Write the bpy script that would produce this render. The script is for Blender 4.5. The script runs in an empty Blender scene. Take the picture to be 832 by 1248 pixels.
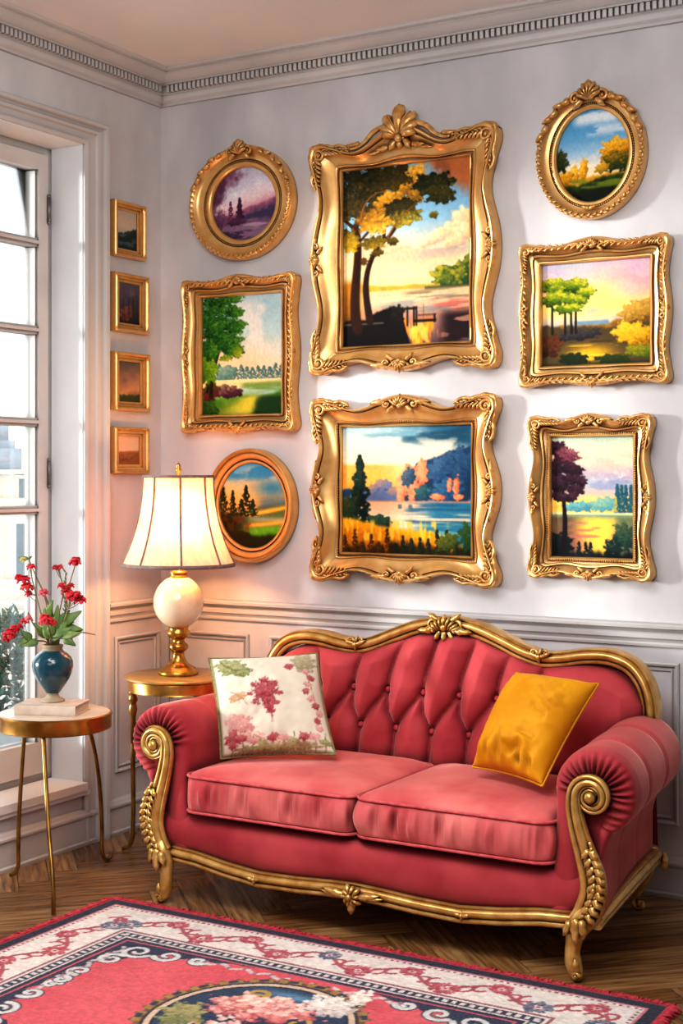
import bpy, math, random
import numpy as np
from mathutils import Vector

D = bpy.data
COL = bpy.context.scene.collection
PI = math.pi
V3 = lambda *a: np.array(a, dtype=float)

# ------------------------------------------------------------------ mesh builder
class MB:
    def __init__(s):
        s.v = []; s.f = []; s.n = 0; s.col = []
    def add(s, verts, faces):
        b = s.n
        verts = np.asarray(verts, dtype=float).reshape(-1, 3)
        s.v.append(verts); s.n += len(verts)
        s.f.extend([tuple(i + b for i in f) for f in faces])
        return b
    def grid(s, P, closed_u=False, closed_v=False, flip=False):
        """P: array (nu, nv, 3)"""
        P = np.asarray(P, float); nu, nv = P.shape[:2]
        F = []
        for i in range(nu if closed_u else nu - 1):
            i2 = (i + 1) % nu
            for j in range(nv if closed_v else nv - 1):
                j2 = (j + 1) % nv
                q = (i * nv + j, i2 * nv + j, i2 * nv + j2, i * nv + j2)
                F.append(q[::-1] if flip else q)
        return s.add(P.reshape(-1, 3), F)
    def box(s, x0, x1, y0, y1, z0, z1):
        v = [(x0,y0,z0),(x1,y0,z0),(x1,y1,z0),(x0,y1,z0),(x0,y0,z1),(x1,y0,z1),(x1,y1,z1),(x0,y1,z1)]
        s.add(v, [(0,3,2,1),(4,5,6,7),(0,1,5,4),(1,2,6,5),(2,3,7,6),(3,0,4,7)])
    def tube(s, pts, rad, seg=8, caps=True, squash=None):
        P = np.asarray(pts, float); n = len(P)
        R = np.full(n, rad, float) if np.isscalar(rad) else np.asarray(rad, float)
        T = np.gradient(P, axis=0); T /= np.linalg.norm(T, axis=1)[:, None] + 1e-12
        up = V3(0, 0, 1) if abs(T[0][2]) < .9 else V3(1, 0, 0)
        N = np.cross(T[0], up); N /= np.linalg.norm(N)
        rings = []
        for i in range(n):
            N = N - T[i] * (N @ T[i]); N /= np.linalg.norm(N) + 1e-12
            B = np.cross(T[i], N)
            a = np.arange(seg) * 2 * PI / seg
            rings.append(P[i] + R[i] * (np.cos(a)[:, None] * N + np.sin(a)[:, None] * B))
        b = s.grid(np.array(rings), closed_v=True)
        if caps:
            s.f.append(tuple(b + k for k in range(seg)))
            s.f.append(tuple(b + (n - 1) * seg + k for k in reversed(range(seg))))
    def lathe(s, prof, c=(0, 0, 0), seg=32, a0=0, sx=1.0, rmod=None):
        """prof: list of (r, z)"""
        a = a0 + np.arange(seg) * 2 * PI / seg
        P = []
        for r, z in prof:
            m = rmod(a) if rmod else 1.0
            P.append(np.stack([c[0] + r * m * np.cos(a) * sx, c[1] + r * m * np.sin(a), np.full(seg, c[2] + z)], 1))
        b = s.grid(np.array(P), closed_v=True, flip=True)
        for k, (r, z) in ((0, prof[0]), (len(prof) - 1, prof[-1])):
            if r > 1e-4:
                ids = [b + k * seg + j for j in range(seg)]
                s.f.append(tuple(ids[::-1]) if k == 0 else tuple(ids))
    def ball(s, c, r, seg=10, rings=7, axes=None):
        r = np.array([r, r, r], float) if np.isscalar(r) else np.asarray(r, float)
        A = np.eye(3) if axes is None else np.array(axes, float)
        P = []
        for i in range(rings + 1):
            t = PI * i / rings
            a = np.arange(seg) * 2 * PI / seg
            L = np.stack([r[0] * np.sin(t) * np.cos(a), r[1] * np.sin(t) * np.sin(a), np.full(seg, r[2] * np.cos(t))], 1)
            P.append(np.asarray(c) + L @ A)
        s.grid(np.array(P), closed_v=True)
    def sweep(s, path, prof, nrm, scale=None, closed=False, caps=True):
        """path in a plane with normal nrm; prof (a, b): a in plane to the left of travel, b along nrm"""
        P = np.asarray(path, float); n = len(P); nrm = np.asarray(nrm, float)
        if closed:
            T = np.roll(P, -1, 0) - np.roll(P, 1, 0)
        else:
            T = np.gradient(P, axis=0)
        T /= np.linalg.norm(T, axis=1)[:, None] + 1e-12
        S = np.cross(nrm, T); S /= np.linalg.norm(S, axis=1)[:, None] + 1e-12
        sc = np.ones((n, 2)) if scale is None else np.asarray(scale, float).reshape(n, -1) * np.ones((1, 2))
        pr = np.asarray(prof, float)
        G = P[:, None, :] + S[:, None, :] * (pr[None, :, 0:1] * sc[:, None, 0:1]) + nrm * (pr[None, :, 1:2] * sc[:, None, 1:2])
        b = s.grid(G, closed_u=closed, closed_v=True)
        m = len(pr)
        if caps and not closed:
            s.f.append(tuple(b + k for k in reversed(range(m))))
            s.f.append(tuple(b + (n - 1) * m + k for k in range(m)))
    # --- carved ornament pieces, in a plane spanned by e1,e2 with outward n
    def leaf(s, base, d, n, L, W, T, curl=.0, lobes=3, lift=0.0, nl=12, nw=8, spoon=False):
        base = np.asarray(base, float); d = np.asarray(d, float); n = np.asarray(n, float)
        d = d / np.linalg.norm(d); sdir = np.cross(n, d)
        G = []
        for i in range(nl + 1):
            t = i / nl
            w = W * (math.sin(PI * t ** .62) ** .6 if 0 < t < 1 else 0.03) * (1 + .16 * math.sin(2 * PI * lobes * t))
            if spoon: w = W * (.3 + .7 * t) * math.sqrt(max(0.0, 1 - t ** 4.5)) + .02 * W
            c = base + d * (L * t * (1 - .15 * abs(curl) * t)) + sdir * (curl * L * t * t * .6) + n * (lift * math.sin(PI * t) + T * .3)
            th = T * (math.sin(PI * (.06 + .9 * t)) ** .6)
            ring = []
            for k in range(nw):
                a = 2 * PI * k / nw
                rib = 1 + .35 * max(0, math.sin(a)) * (abs(math.cos(a)) < .35)
                ring.append(c + sdir * (w * .5 * math.cos(a)) + n * (th * math.sin(a) * rib))
            G.append(ring)
        s.grid(np.array(G), closed_v=True)
    def scroll(s, c, e1, e2, n, R, turns=1.4, tube=.008, a0=0, mir=1, tail=None, seg=7, steps=26, lift=.0):
        c = np.asarray(c, float); e1 = np.asarray(e1, float); e2 = np.asarray(e2, float); n = np.asarray(n, float)
        pts = []; rad = []
        for i in range(steps + 1):
            t = i / steps
            a = a0 + mir * t * turns * 2 * PI
            r = R * (1 - t) ** .9 * .92 + R * .12
            pts.append(c + r * (math.cos(a) * e1 + math.sin(a) * e2) + n * (tube * .6 + lift * t))
            rad.append(tube * (1.05 - .45 * t))
        if tail is not None:
            p0 = pts[0]; q = np.asarray(tail, float)
            tang = (pts[0] - pts[1]); tang /= np.linalg.norm(tang)
            ln = np.linalg.norm(q - p0)
            pre = []
            for i in range(12):
                t = i / 12
                h0 = p0 + tang * ln * .5
                B = (1 - t) ** 2 * q + 2 * t * (1 - t) * h0 + t * t * p0
                pre.append(B)
            pts = pre + pts; rad = [tube * (.35 + .7 * i / 12) for i in range(12)] + rad
        s.tube(pts, rad, seg)
        s.ball(c + n * tube * .8, R * .26 + tube * .4, 8, 6)
    def build(s, name, mat, parent=None, origin=None, smooth=True, angle=None):
        me = D.meshes.new(name)
        vv = np.concatenate(s.v) if s.v else np.zeros((0, 3))
        o = D.objects.new(name, me)
        if parent is not None:
            vv = vv - np.array(parent['_w'])
            o.parent = parent
            o['_w'] = list(parent['_w'])
        elif origin is not None:
            vv = vv - np.array(origin, float); o.location = origin; o['_w'] = list(map(float, origin))
        else:
            o['_w'] = [0.0, 0.0, 0.0]
        me.from_pydata(vv.tolist(), [], s.f)
        if smooth:
            me.polygons.foreach_set('use_smooth', [True] * len(me.polygons))
            if angle is not None:
                me.set_sharp_from_angle(angle=math.radians(angle))
        if mat: me.materials.append(mat)
        me.validate(); me.update()
        COL.objects.link(o)
        return o

def fix_normals(o):
    import bmesh
    bm = bmesh.new(); bm.from_mesh(o.data)
    bmesh.ops.recalc_face_normals(bm, faces=bm.faces)
    bm.to_mesh(o.data); bm.free()
    return o

def thing(name, label, cat, loc, group=None, rz=0.0):
    o = D.objects.new(name, None); COL.objects.link(o)
    o.empty_display_size = .05
    o.location = loc; o.rotation_euler = (0, 0, rz)
    o['_w'] = list(map(float, loc)) if rz == 0 else [0.0, 0.0, 0.0]
    o['label'] = label; o['category'] = cat
    if group: o['group'] = group
    return o
def tag(o, label, cat, group=None, kind=None):
    o['label'] = label; o['category'] = cat
    if group: o['group'] = group
    if kind: o['kind'] = kind
    return o
def struct(o):
    o['kind'] = 'structure'; return o
def dup(root, loc, label, group=None, name=None):
    r = root.copy(); COL.objects.link(r); r.location = loc; r['label'] = label
    if group: r['group'] = group
    for ch in list(root.children):
        c = ch.copy(); COL.objects.link(c); c.parent = r
        for g in ch.children:
            d = g.copy(); COL.objects.link(d); d.parent = c
    return r

# ------------------------------------------------------------------ noise + painter
def vnoise(x, y, seed):
    t = np.random.default_rng(seed).random((64, 64))
    ix = np.floor(x).astype(int); iy = np.floor(y).astype(int)
    fx = x - ix; fy = y - iy
    fx = fx * fx * (3 - 2 * fx); fy = fy * fy * (3 - 2 * fy)
    a = t[iy % 64, ix % 64]; b = t[iy % 64, (ix + 1) % 64]
    c = t[(iy + 1) % 64, ix % 64]; d = t[(iy + 1) % 64, (ix + 1) % 64]
    return (a * (1 - fx) + b * fx) * (1 - fy) + (c * (1 - fx) + d * fx) * fy
def fbm(x, y, seed, o=4):
    s = 0; a = .5; n = 0
    for k in range(o):
        s = s + a * vnoise(x * 2 ** k, y * 2 ** k, seed + k); n += a; a *= .5
    return s / n
def hexc(h):
    return np.array([int(h[i:i + 2], 16) / 255 for i in (0, 2, 4)])
def cc(c): return hexc(c) if isinstance(c, str) else np.asarray(c, float)
def lin(c):
    c = np.clip(np.asarray(c, float), 0, 1)
    return np.where(c <= .04045, c / 12.92, ((c + .055) / 1.055) ** 2.4)
def L4(h, k=1.0): return tuple(lin(cc(h)) * k) + (1.0,)
def ss(x, a, b):
    t = np.clip((x - a) / (b - a + 1e-9), 0, 1); return t * t * (3 - 2 * t)

class Art:
    def __init__(s, w, h, seed=1):
        s.w, s.h = w, h
        s.U, s.V = np.meshgrid((np.arange(w) + .5) / w, (np.arange(h) + .5) / h)
        s.a = np.zeros((h, w, 3)); s.r = np.random.default_rng(seed); s.seed = seed * 31
        s.as_ = w / h; s.fk = 4.2; s.fr = .44
    def put(s, m, c):
        m = np.clip(m, 0, 1)[..., None]; s.a = s.a * (1 - m) + (cc(c) if isinstance(c, (str, tuple, list)) else c) * m
    def grad(s, stops, wob=.0, tilt=0.0, mask=None):
        v = s.V + tilt * (s.U - .5) + wob * (fbm(s.U * 3, s.V * 6, s.seed) - .5)
        ks = [k for k, _ in stops]; cs = np.array([cc(c) for _, c in stops])
        out = np.stack([np.interp(v, ks, cs[:, i]) for i in range(3)], -1)
        if mask is None: s.a = out
        else: s.put(mask, out)
    def noise(s, sx, sy, seed=0, o=4): return fbm(s.U * sx, s.V * sy, s.seed + seed, o)
    def clouds(s, c, u0, u1, v0, v1, sx=4, sy=8, th=.5, soft=.12, k=.9, seed=0):
        m = ss(s.noise(sx, sy, seed), th, th + soft)
        w = ss(s.U, u0 - .08, u0 + .08) * (1 - ss(s.U, u1 - .08, u1 + .08)) * ss(s.V, v0 - .05, v0 + .05) * (1 - ss(s.V, v1 - .05, v1 + .05))
        s.put(m * w * k, c)
    def hill(s, pts, c, rough=.02, freq=14, soft=.008, bot=2.0, seed=0, c2=None):
        top = np.interp(s.U[0], [p[0] for p in pts], [p[1] for p in pts])
        x = s.U[0] * freq
        top = top - rough * (fbm(x, x * 0 + seed * 1.7, s.seed + seed, 4) - .4) * 2
        m = ss(s.V, top[None, :] - soft, top[None, :] + soft) * (s.V < bot)
        if c2 is None: s.put(m, c)
        else:
            t = np.clip((s.V - top[None, :]) / .12 + (s.noise(18, 18, seed + 9) - .5) * 1.2, 0, 1)[..., None]
            s.put(m, cc(c) * (1 - t) + cc(c2) * t)
    def dab(s, u, v, r, c, al=.9, asp=1.0):
        px, py = u * s.w, v * s.h; R = r * s.h
        rx, ry = R * asp, R
        x0, x1 = int(max(0, px - rx - 2)), int(min(s.w, px + rx + 3)); y0, y1 = int(max(0, py - ry - 2)), int(min(s.h, py + ry + 3))
        if x0 >= x1 or y0 >= y1: return
        yy, xx = np.mgrid[y0:y1, x0:x1]
        d = np.sqrt(((xx + .5 - px) / rx) ** 2 + ((yy + .5 - py) / ry) ** 2)
        m = (np.clip((1.15 - d) / .45, 0, 1) * al)[..., None]
        s.a[y0:y1, x0:x1] = s.a[y0:y1, x0:x1] * (1 - m) + cc(c) * m
    def foliage(s, cx, cy, rx, ry, n, r, cols, lx=-.5, ly=-.8, jit=.35, al=.85, asp=1.3, edge=1.0):
        """cols from dark to light; light falls from (lx, ly)"""
        cols = [cc(c) for c in cols]; items = []
        n = int(n * s.fk); r = r * s.fr
        for _ in range(n):
            a = s.r.random() * 2 * PI; q = s.r.random() ** (.5 * edge)
            q *= .84 + .35 * math.sin(3 * a + cx * 20) * math.sin(5 * a + cy * 13) + (.25 * s.r.random() if s.r.random() < .2 else 0)
            x, y = math.cos(a) * q, math.sin(a) * q
            t = .42 + .42 * (x * lx + y * ly) + s.r.normal() * jit * .5
            items.append((t, cx + x * rx, cy + y * ry))
        items.sort(key=lambda i: i[0])
        for t, x, y in items:
            f = min(max(t, 0), .999) * (len(cols) - 1); i = int(f); c = cols[i] * (1 - f + i) + cols[i + 1] * (f - i)
            s.dab(x, y, r * (.5 + s.r.random()), c, al, asp)
    def stroke(s, pts, w0, w1, c, c2=None, al=1.0):
        P = np.array(pts, float); t = np.linspace(0, 1, len(P)); n = 60
        tt = np.linspace(0, 1, n)
        if len(P) > 2:
            try:
                co = np.polyfit(t, P, min(3, len(P) - 1)); q = sum(co[k] * (tt[:, None] ** (len(co) - 1 - k)) for k in range(len(co)))
            except Exception: q = np.stack([np.interp(tt, t, P[:, k]) for k in (0, 1)], 1)
        else: q = np.stack([np.interp(tt, t, P[:, k]) for k in (0, 1)], 1)
        for k, (u, v) in enumerate(q):
            w = w0 + (w1 - w0) * k / n
            s.dab(u, v, max(w, .6 / s.h), c, al)
            if c2 is not None: s.dab(u - w * .35 / s.as_, v, max(w * .45, .5 / s.h), c2, al * .7)
    def conifer(s, cx, vb, hh, w, dark, light, n=260):
        for _ in range(n):
            t = s.r.random() ** .8
            ww = w * (1 - t) ** .8 * (.85 + .3 * math.sin(t * 30)) + .004
            x = cx + (s.r.random() * 2 - 1) * ww; y = vb - hh * t
            k = s.r.random()
            side = (cx - x) / (w + 1e-6)
            c = cc(dark) * (1 - .5 * k) + cc(light) * .5 * k if side > -.1 else cc(dark)
            s.dab(x, y, hh * .012 + .005, c, .9, 1.3)
    def streaks(s, c, u0, u1, v0, v1, sx=3, sy=50, th=.5, k=.8, seed=0):
        m = ss(s.noise(sx, sy, seed, 3), th, th + .14)
        w = ss(s.U, u0 - .05, u0 + .05) * (1 - ss(s.U, u1 - .05, u1 + .05)) * ss(s.V, v0 - .02, v0 + .02) * (1 - ss(s.V, v1 - .02, v1 + .02))
        s.put(m * w * k, c)
    def rect(s, u0, u1, v0, v1, c, k=1.0):
        e = 1 / s.w
        s.put(ss(s.U, u0 - e, u0 + e) * (1 - ss(s.U, u1 - e, u1 + e)) * ss(s.V, v0 - e, v0 + e) * (1 - ss(s.V, v1 - e, v1 + e)) * k, c)
    def sample(s, u, v):
        x = np.clip(np.asarray(u) * s.w - .5, 0, s.w - 1.001); y = np.clip(np.asarray(v) * s.h - .5, 0, s.h - 1.001)
        ix = x.astype(int); iy = y.astype(int); fx = (x - ix)[..., None]; fy = (y - iy)[..., None]
        a = s.a
        return (a[iy, ix] * (1 - fx) + a[iy, np.minimum(ix + 1, s.w - 1)] * fx) * (1 - fy) + (a[np.minimum(iy + 1, s.h - 1), ix] * (1 - fx) + a[np.minimum(iy + 1, s.h - 1), np.minimum(ix + 1, s.w - 1)] * fx) * fy
    def grain(s, k=.05):
        s.a = np.clip(s.a * (1 + k * (s.noise(60, 60, 77, 2) - .5) * 2)[..., None], 0, 1)

def set_cols(o, cols):
    me = o.data
    at = me.color_attributes.new('paint', 'FLOAT_COLOR', 'POINT')
    c = np.ones((len(me.vertices), 4), np.float32); c[:, :3] = lin(cols)
    at.data.foreach_set('color', c.ravel())

# ------------------------------------------------------------------ materials
def nodes(name):
    m = D.materials.new(name); m.use_nodes = True
    nt = m.node_tree; b = nt.nodes['Principled BSDF']
    return m, nt, b
def N(nt, typ, **kw):
    n = nt.nodes.new(typ)
    for k, v in kw.items():
        if k.startswith('i_'): n.inputs[k[2:].replace('_', ' ')].default_value = v
        else: setattr(n, k, v)
    return n
def ramp(nt, fac, stops):
    r = nt.nodes.new('ShaderNodeValToRGB'); el = r.color_ramp.elements
    while len(el) < len(stops): el.new(.5)
    for e, (p, c) in zip(el, stops): e.position = p; e.color = c
    nt.links.new(fac, r.inputs['Fac']); return r.outputs['Color']
def bump(nt, b, h, st=.2, dist=.01):
    n = N(nt, 'ShaderNodeBump'); n.inputs['Strength'].default_value = st; n.inputs['Distance'].default_value = dist
    nt.links.new(h, n.inputs['Height']); nt.links.new(n.outputs['Normal'], b.inputs['Normal'])
def noise_tex(nt, scale, detail=4, coord='Object', stretch=None, rough=.5):
    tc = N(nt, 'ShaderNodeTexCoord'); out = tc.outputs[coord]
    if stretch:
        mp = N(nt, 'ShaderNodeMapping'); mp.inputs['Scale'].default_value = stretch
        nt.links.new(out, mp.inputs['Vector']); out = mp.outputs['Vector']
    n = N(nt, 'ShaderNodeTexNoise'); n.inputs['Scale'].default_value = scale; n.inputs['Detail'].default_value = detail; n.inputs['Roughness'].default_value = rough
    nt.links.new(out, n.inputs['Vector']); return n.outputs['Fac']
def mat(name, c1, c2=None, scale=20, rough=.5, metal=0.0, bst=.1, bsc=None, sheen=0, stretch=None, spec=.5, lo=.35, hi=.65, coat=0, ao=None, aod=.02):
    m, nt, b = nodes(name)
    b.inputs['Roughness'].default_value = rough; b.inputs['Metallic'].default_value = metal
    b.inputs['Specular IOR Level'].default_value = spec
    f = noise_tex(nt, scale, 5, stretch=stretch)
    col = ramp(nt, f, [(lo, L4(c1)), (hi, L4(c2 or c1))])
    if ao:  # crease shade mixed into the base colour; on gilding also patina
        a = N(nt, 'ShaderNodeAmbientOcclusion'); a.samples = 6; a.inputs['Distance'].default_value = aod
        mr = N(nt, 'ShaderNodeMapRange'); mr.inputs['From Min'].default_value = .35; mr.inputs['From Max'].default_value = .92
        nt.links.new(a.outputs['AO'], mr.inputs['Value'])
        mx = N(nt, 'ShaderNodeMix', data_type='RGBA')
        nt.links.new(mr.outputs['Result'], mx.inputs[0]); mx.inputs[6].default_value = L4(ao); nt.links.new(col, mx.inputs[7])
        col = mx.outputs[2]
    nt.links.new(col, b.inputs['Base Color'])
    if bst: 
        bf = noise_tex(nt, bsc or scale * 4, 3, stretch=stretch); bump(nt, b, bf, bst, .004)
    if sheen:
        b.inputs['Sheen Weight'].default_value = sheen; b.inputs['Sheen Roughness'].default_value = .35
        b.inputs['Sheen Tint'].default_value = L4('ffc4b8')
    if coat:
        b.inputs['Coat Weight'].default_value = coat; b.inputs['Coat Roughness'].default_value = .1
    return m
def paint_mat(name, rough=.45, bsc=250, bst=.12, spec=.3, sheen=0):
    m, nt, b = nodes(name)
    a = N(nt, 'ShaderNodeAttribute', attribute_name='paint')
    nt.links.new(a.outputs['Color'], b.inputs['Base Color'])
    b.inputs['Roughness'].default_value = rough; b.inputs['Specular IOR Level'].default_value = spec
    if sheen: b.inputs['Sheen Weight'].default_value = sheen
    bump(nt, b, noise_tex(nt, bsc, 3), bst, .002)
    return m

M = {}
M['wall'] = mat('plaster_wall_paint', 'b9b7ba', 'd4d2d3', scale=2.6, rough=.75, bst=.08, bsc=14, spec=.2, stretch=(1, 1, .6))
M['trim'] = mat('painted_trim', 'b9b7b6', 'c6c4c3', scale=3, rough=.5, bst=.02, ao='8c8682', aod=.03)
M['ceil'] = mat('ceiling_paint', 'dcd8d6', 'e6e3e2', scale=1.2, rough=.8, bst=.05, bsc=10, spec=.1)
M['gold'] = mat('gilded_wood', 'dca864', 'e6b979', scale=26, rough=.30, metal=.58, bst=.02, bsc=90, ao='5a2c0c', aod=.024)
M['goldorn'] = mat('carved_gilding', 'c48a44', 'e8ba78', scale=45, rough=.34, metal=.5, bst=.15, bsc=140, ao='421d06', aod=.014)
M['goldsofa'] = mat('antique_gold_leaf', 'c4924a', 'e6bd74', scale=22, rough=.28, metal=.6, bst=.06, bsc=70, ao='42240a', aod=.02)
M['brass'] = mat('aged_brass', '9a6a2e', 'c99a4e', scale=14, rough=.25, metal=.9, bst=.03, bsc=60)
M['brassdark'] = mat('dark_brass', '7c5a2c', 'a98345', scale=14, rough=.3, metal=.85, bst=.03, bsc=60)
M['canvas'] = paint_mat('oil_paint', .75, 260, .04, .12)
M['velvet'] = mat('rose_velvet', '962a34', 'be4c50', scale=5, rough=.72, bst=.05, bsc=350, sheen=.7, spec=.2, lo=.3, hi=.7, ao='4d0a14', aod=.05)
M['velvetlight'] = mat('rose_velvet_cushion', 'ba444a', 'e27f7a', scale=5, rough=.72, bst=.05, bsc=350, sheen=.85, spec=.2, lo=.3, hi=.7, ao='5c0f1a', aod=.04)  # sofa velvet again, with light from above put into a paler colour
M['piping'] = mat('rose_piping', 'c24a50', 'd9686a', scale=40, rough=.7, bst=.1, bsc=400, sheen=.4, spec=.2)
M['button'] = mat('velvet_button', 'a32e3a', 'b93f48', scale=60, rough=.7, bst=.05, sheen=.4, spec=.2)
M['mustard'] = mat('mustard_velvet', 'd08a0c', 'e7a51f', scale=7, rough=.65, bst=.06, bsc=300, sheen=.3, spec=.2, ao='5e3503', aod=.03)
M['mustard'].node_tree.nodes['Principled BSDF'].inputs['Sheen Tint'].default_value = L4('ffd080')
M['floral'] = paint_mat('printed_linen', .85, 500, .2, .1)
M['olive'] = mat('olive_piping', '6d6440', '857b52', scale=60, rough=.85, bst=.2)
M['rug'] = paint_mat('wool_pile', .95, 420, .5, .05, .25)
M['fringe'] = mat('red_wool_fringe', 'a33440', 'c94f58', scale=60, rough=.95, bst=.3, bsc=500, spec=.05)
M['pearl'] = mat('pearl_ceramic', 'dccdb2', 'b8976a', scale=7, rough=.18, bst=0, coat=.6, lo=.5, hi=.75)
M['stone'] = mat('beige_stone_top', 'b9a592', 'cbbbaa', scale=6, rough=.25, bst=0)
M['woodtop'] = mat('bronzed_wood_top', '9a7440', 'b58d54', scale=4, rough=.28, metal=.3, bst=0, stretch=(1, 8, 1))
M['vase'] = mat('teal_glaze', '0e3846', '1a5060', scale=5, rough=.18, bst=.05, bsc=30, coat=.5)
M['vaseclay'] = mat('bare_clay', '8a775d', 'a39177', scale=20, rough=.7, bst=.1)
M['cover'] = mat('book_cover', 'b8a493', 'c8b6a6', scale=25, rough=.7, bst=.05)
M['pages'] = mat('book_pages', 'a5907f', 'd9cbb9', scale=60, rough=.9, bst=.1, stretch=(1, 1, 30))
M['petal'] = mat('red_petal', 'a5101c', 'd43a44', scale=60, rough=.6, bst=.1, spec=.2)
M['petalpink'] = mat('pink_petal', 'b93846', 'e0727a', scale=60, rough=.6, bst=.1, spec=.2)
M['stem'] = mat('brown_stem', '6b5a3a', '7f7748', scale=30, rough=.7, bst=.1)
M['leaf'] = mat('green_leaf', '45602a', '6d8a3f', scale=25, rough=.55, bst=.1)
M['yellowbud'] = mat('yellow_bud', 'b3a04a', 'cfc06a', scale=25, rough=.6, bst=0)
M['metalgrey'] = mat('hinge_metal', '6f6c6a', '8b8886', scale=30, rough=.4, metal=.8, bst=0)
M['sash'] = mat('window_paint', 'c2bebb', 'cfccc9', scale=4, rough=.45, bst=.02, ao='5a5552', aod=.03)
M['reveal'] = mat('reveal_paint', 'e2e4e6', 'eceeef', scale=3, rough=.6, bst=0)

# floor boards: per board coordinates are stored on the mesh
def floor_mat():
    m, nt, b = nodes('herringbone_oak')
    a = N(nt, 'ShaderNodeAttribute', attribute_name='board'); 
    sp = N(nt, 'ShaderNodeSeparateXYZ'); nt.links.new(a.outputs['Vector'], sp.inputs[0])
    mp = N(nt, 'ShaderNodeMapping'); mp.inputs['Scale'].default_value = (2.2, 26, 40)
    nt.links.new(a.outputs['Vector'], mp.inputs['Vector'])
    n = N(nt, 'ShaderNodeTexNoise'); n.inputs['Scale'].default_value = 2.2; n.inputs['Detail'].default_value = 7; n.inputs['Distortion'].default_value = .6
    nt.links.new(mp.outputs['Vector'], n.inputs['Vector'])
    grain = ramp(nt, n.outputs['Fac'], [(.3, L4('6b4c2e')), (.5, L4('9a744a')), (.72, L4('bb9766'))])
    tone = ramp(nt, sp.outputs['Z'], [(0, L4('b39f8c')), (1, L4('ffffff'))])
    mx = N(nt, 'ShaderNodeMix', data_type='RGBA', blend_type='MULTIPLY'); mx.inputs[0].default_value = 1
    nt.links.new(grain, mx.inputs[6]); nt.links.new(tone, mx.inputs[7]); nt.links.new(mx.outputs[2], b.inputs['Base Color'])
    b.inputs['Roughness'].default_value = .27
    bump(nt, b, n.outputs['Fac'], .06, .003)
    return m
M['floor'] = floor_mat()
M['gap'] = mat('floor_gap', '241710', '2e1f16', scale=10, rough=.9, bst=0)

def glass_mat():
    m = D.materials.new('window_glass'); m.use_nodes = True; nt = m.node_tree; nt.nodes.clear()
    o = N(nt, 'ShaderNodeOutputMaterial'); t = N(nt, 'ShaderNodeBsdfTransparent'); g = N(nt, 'ShaderNodeBsdfGlossy'); mx = N(nt, 'ShaderNodeMixShader')
    f = N(nt, 'ShaderNodeFresnel'); f.inputs['IOR'].default_value = 1.35
    t.inputs[0].default_value = (.96, .98, .98, 1); g.inputs['Roughness'].default_value = .02
    nt.links.new(f.outputs[0], mx.inputs[0]); nt.links.new(t.outputs[0], mx.inputs[1]); nt.links.new(g.outputs[0], mx.inputs[2]); nt.links.new(mx.outputs[0], o.inputs[0])
    return m
M['glass'] = glass_mat()
def shade_mat():
    m = D.materials.new('pleated_silk_shade'); m.use_nodes = True; nt = m.node_tree
    nt.nodes.clear()
    o = N(nt, 'ShaderNodeOutputMaterial'); d = N(nt, 'ShaderNodeBsdfDiffuse'); t = N(nt, 'ShaderNodeBsdfTranslucent'); mx = N(nt, 'ShaderNodeMixShader')
    f = noise_tex(nt, 60, 2, stretch=(1, 1, .05))
    c = ramp(nt, f, [(.35, L4('ecb4a0')), (.65, L4('f2c6b4'))])
    nt.links.new(c, d.inputs[0]); nt.links.new(c, t.inputs[0])
    mx.inputs[0].default_value = .36
    nt.links.new(d.outputs[0], mx.inputs[1]); nt.links.new(t.outputs[0], mx.inputs[2]); nt.links.new(mx.outputs[0], o.inputs[0])
    return m
M['shade'] = shade_mat()
M['shadetrim'] = mat('shade_trim', '6f5a54', '86716a', scale=60, rough=.8, bst=.1)
M['bld'] = mat('limestone', 'd8cfbf', 'e6dfd2', scale=.6, rough=.9, bst=.05)
M['slate'] = mat('slate_roof', '8e99a3', 'a5afb8', scale=2, rough=.7, bst=.1)
M['bldwin'] = mat('dark_panes', '55656c', '728188', scale=.5, rough=.2, bst=0)
M['hedge'] = mat('hedge_leaves', '1c4f4a', '41776c', scale=8, rough=.7, bst=.2, spec=.3)
M['palm'] = mat('bright_leaves', '5a9a5a', '83b878', scale=8, rough=.6, bst=.1)
M['planter'] = mat('zinc_planter', 'a3adb0', 'b9c2c4', scale=6, rough=.5, bst=.05)
M['slab'] = mat('balcony_stone', 'c9c6c2', 'dad8d5', scale=3, rough=.8, bst=.05)

# ------------------------------------------------------------------ setting
XR, YF, H = 4.7, -5.4, 3.0           # extent right, extent front, ceiling height
OY0, OY1, OZ0, OZ1 = -1.66, -.482, .22, 2.64    # window opening

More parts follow.
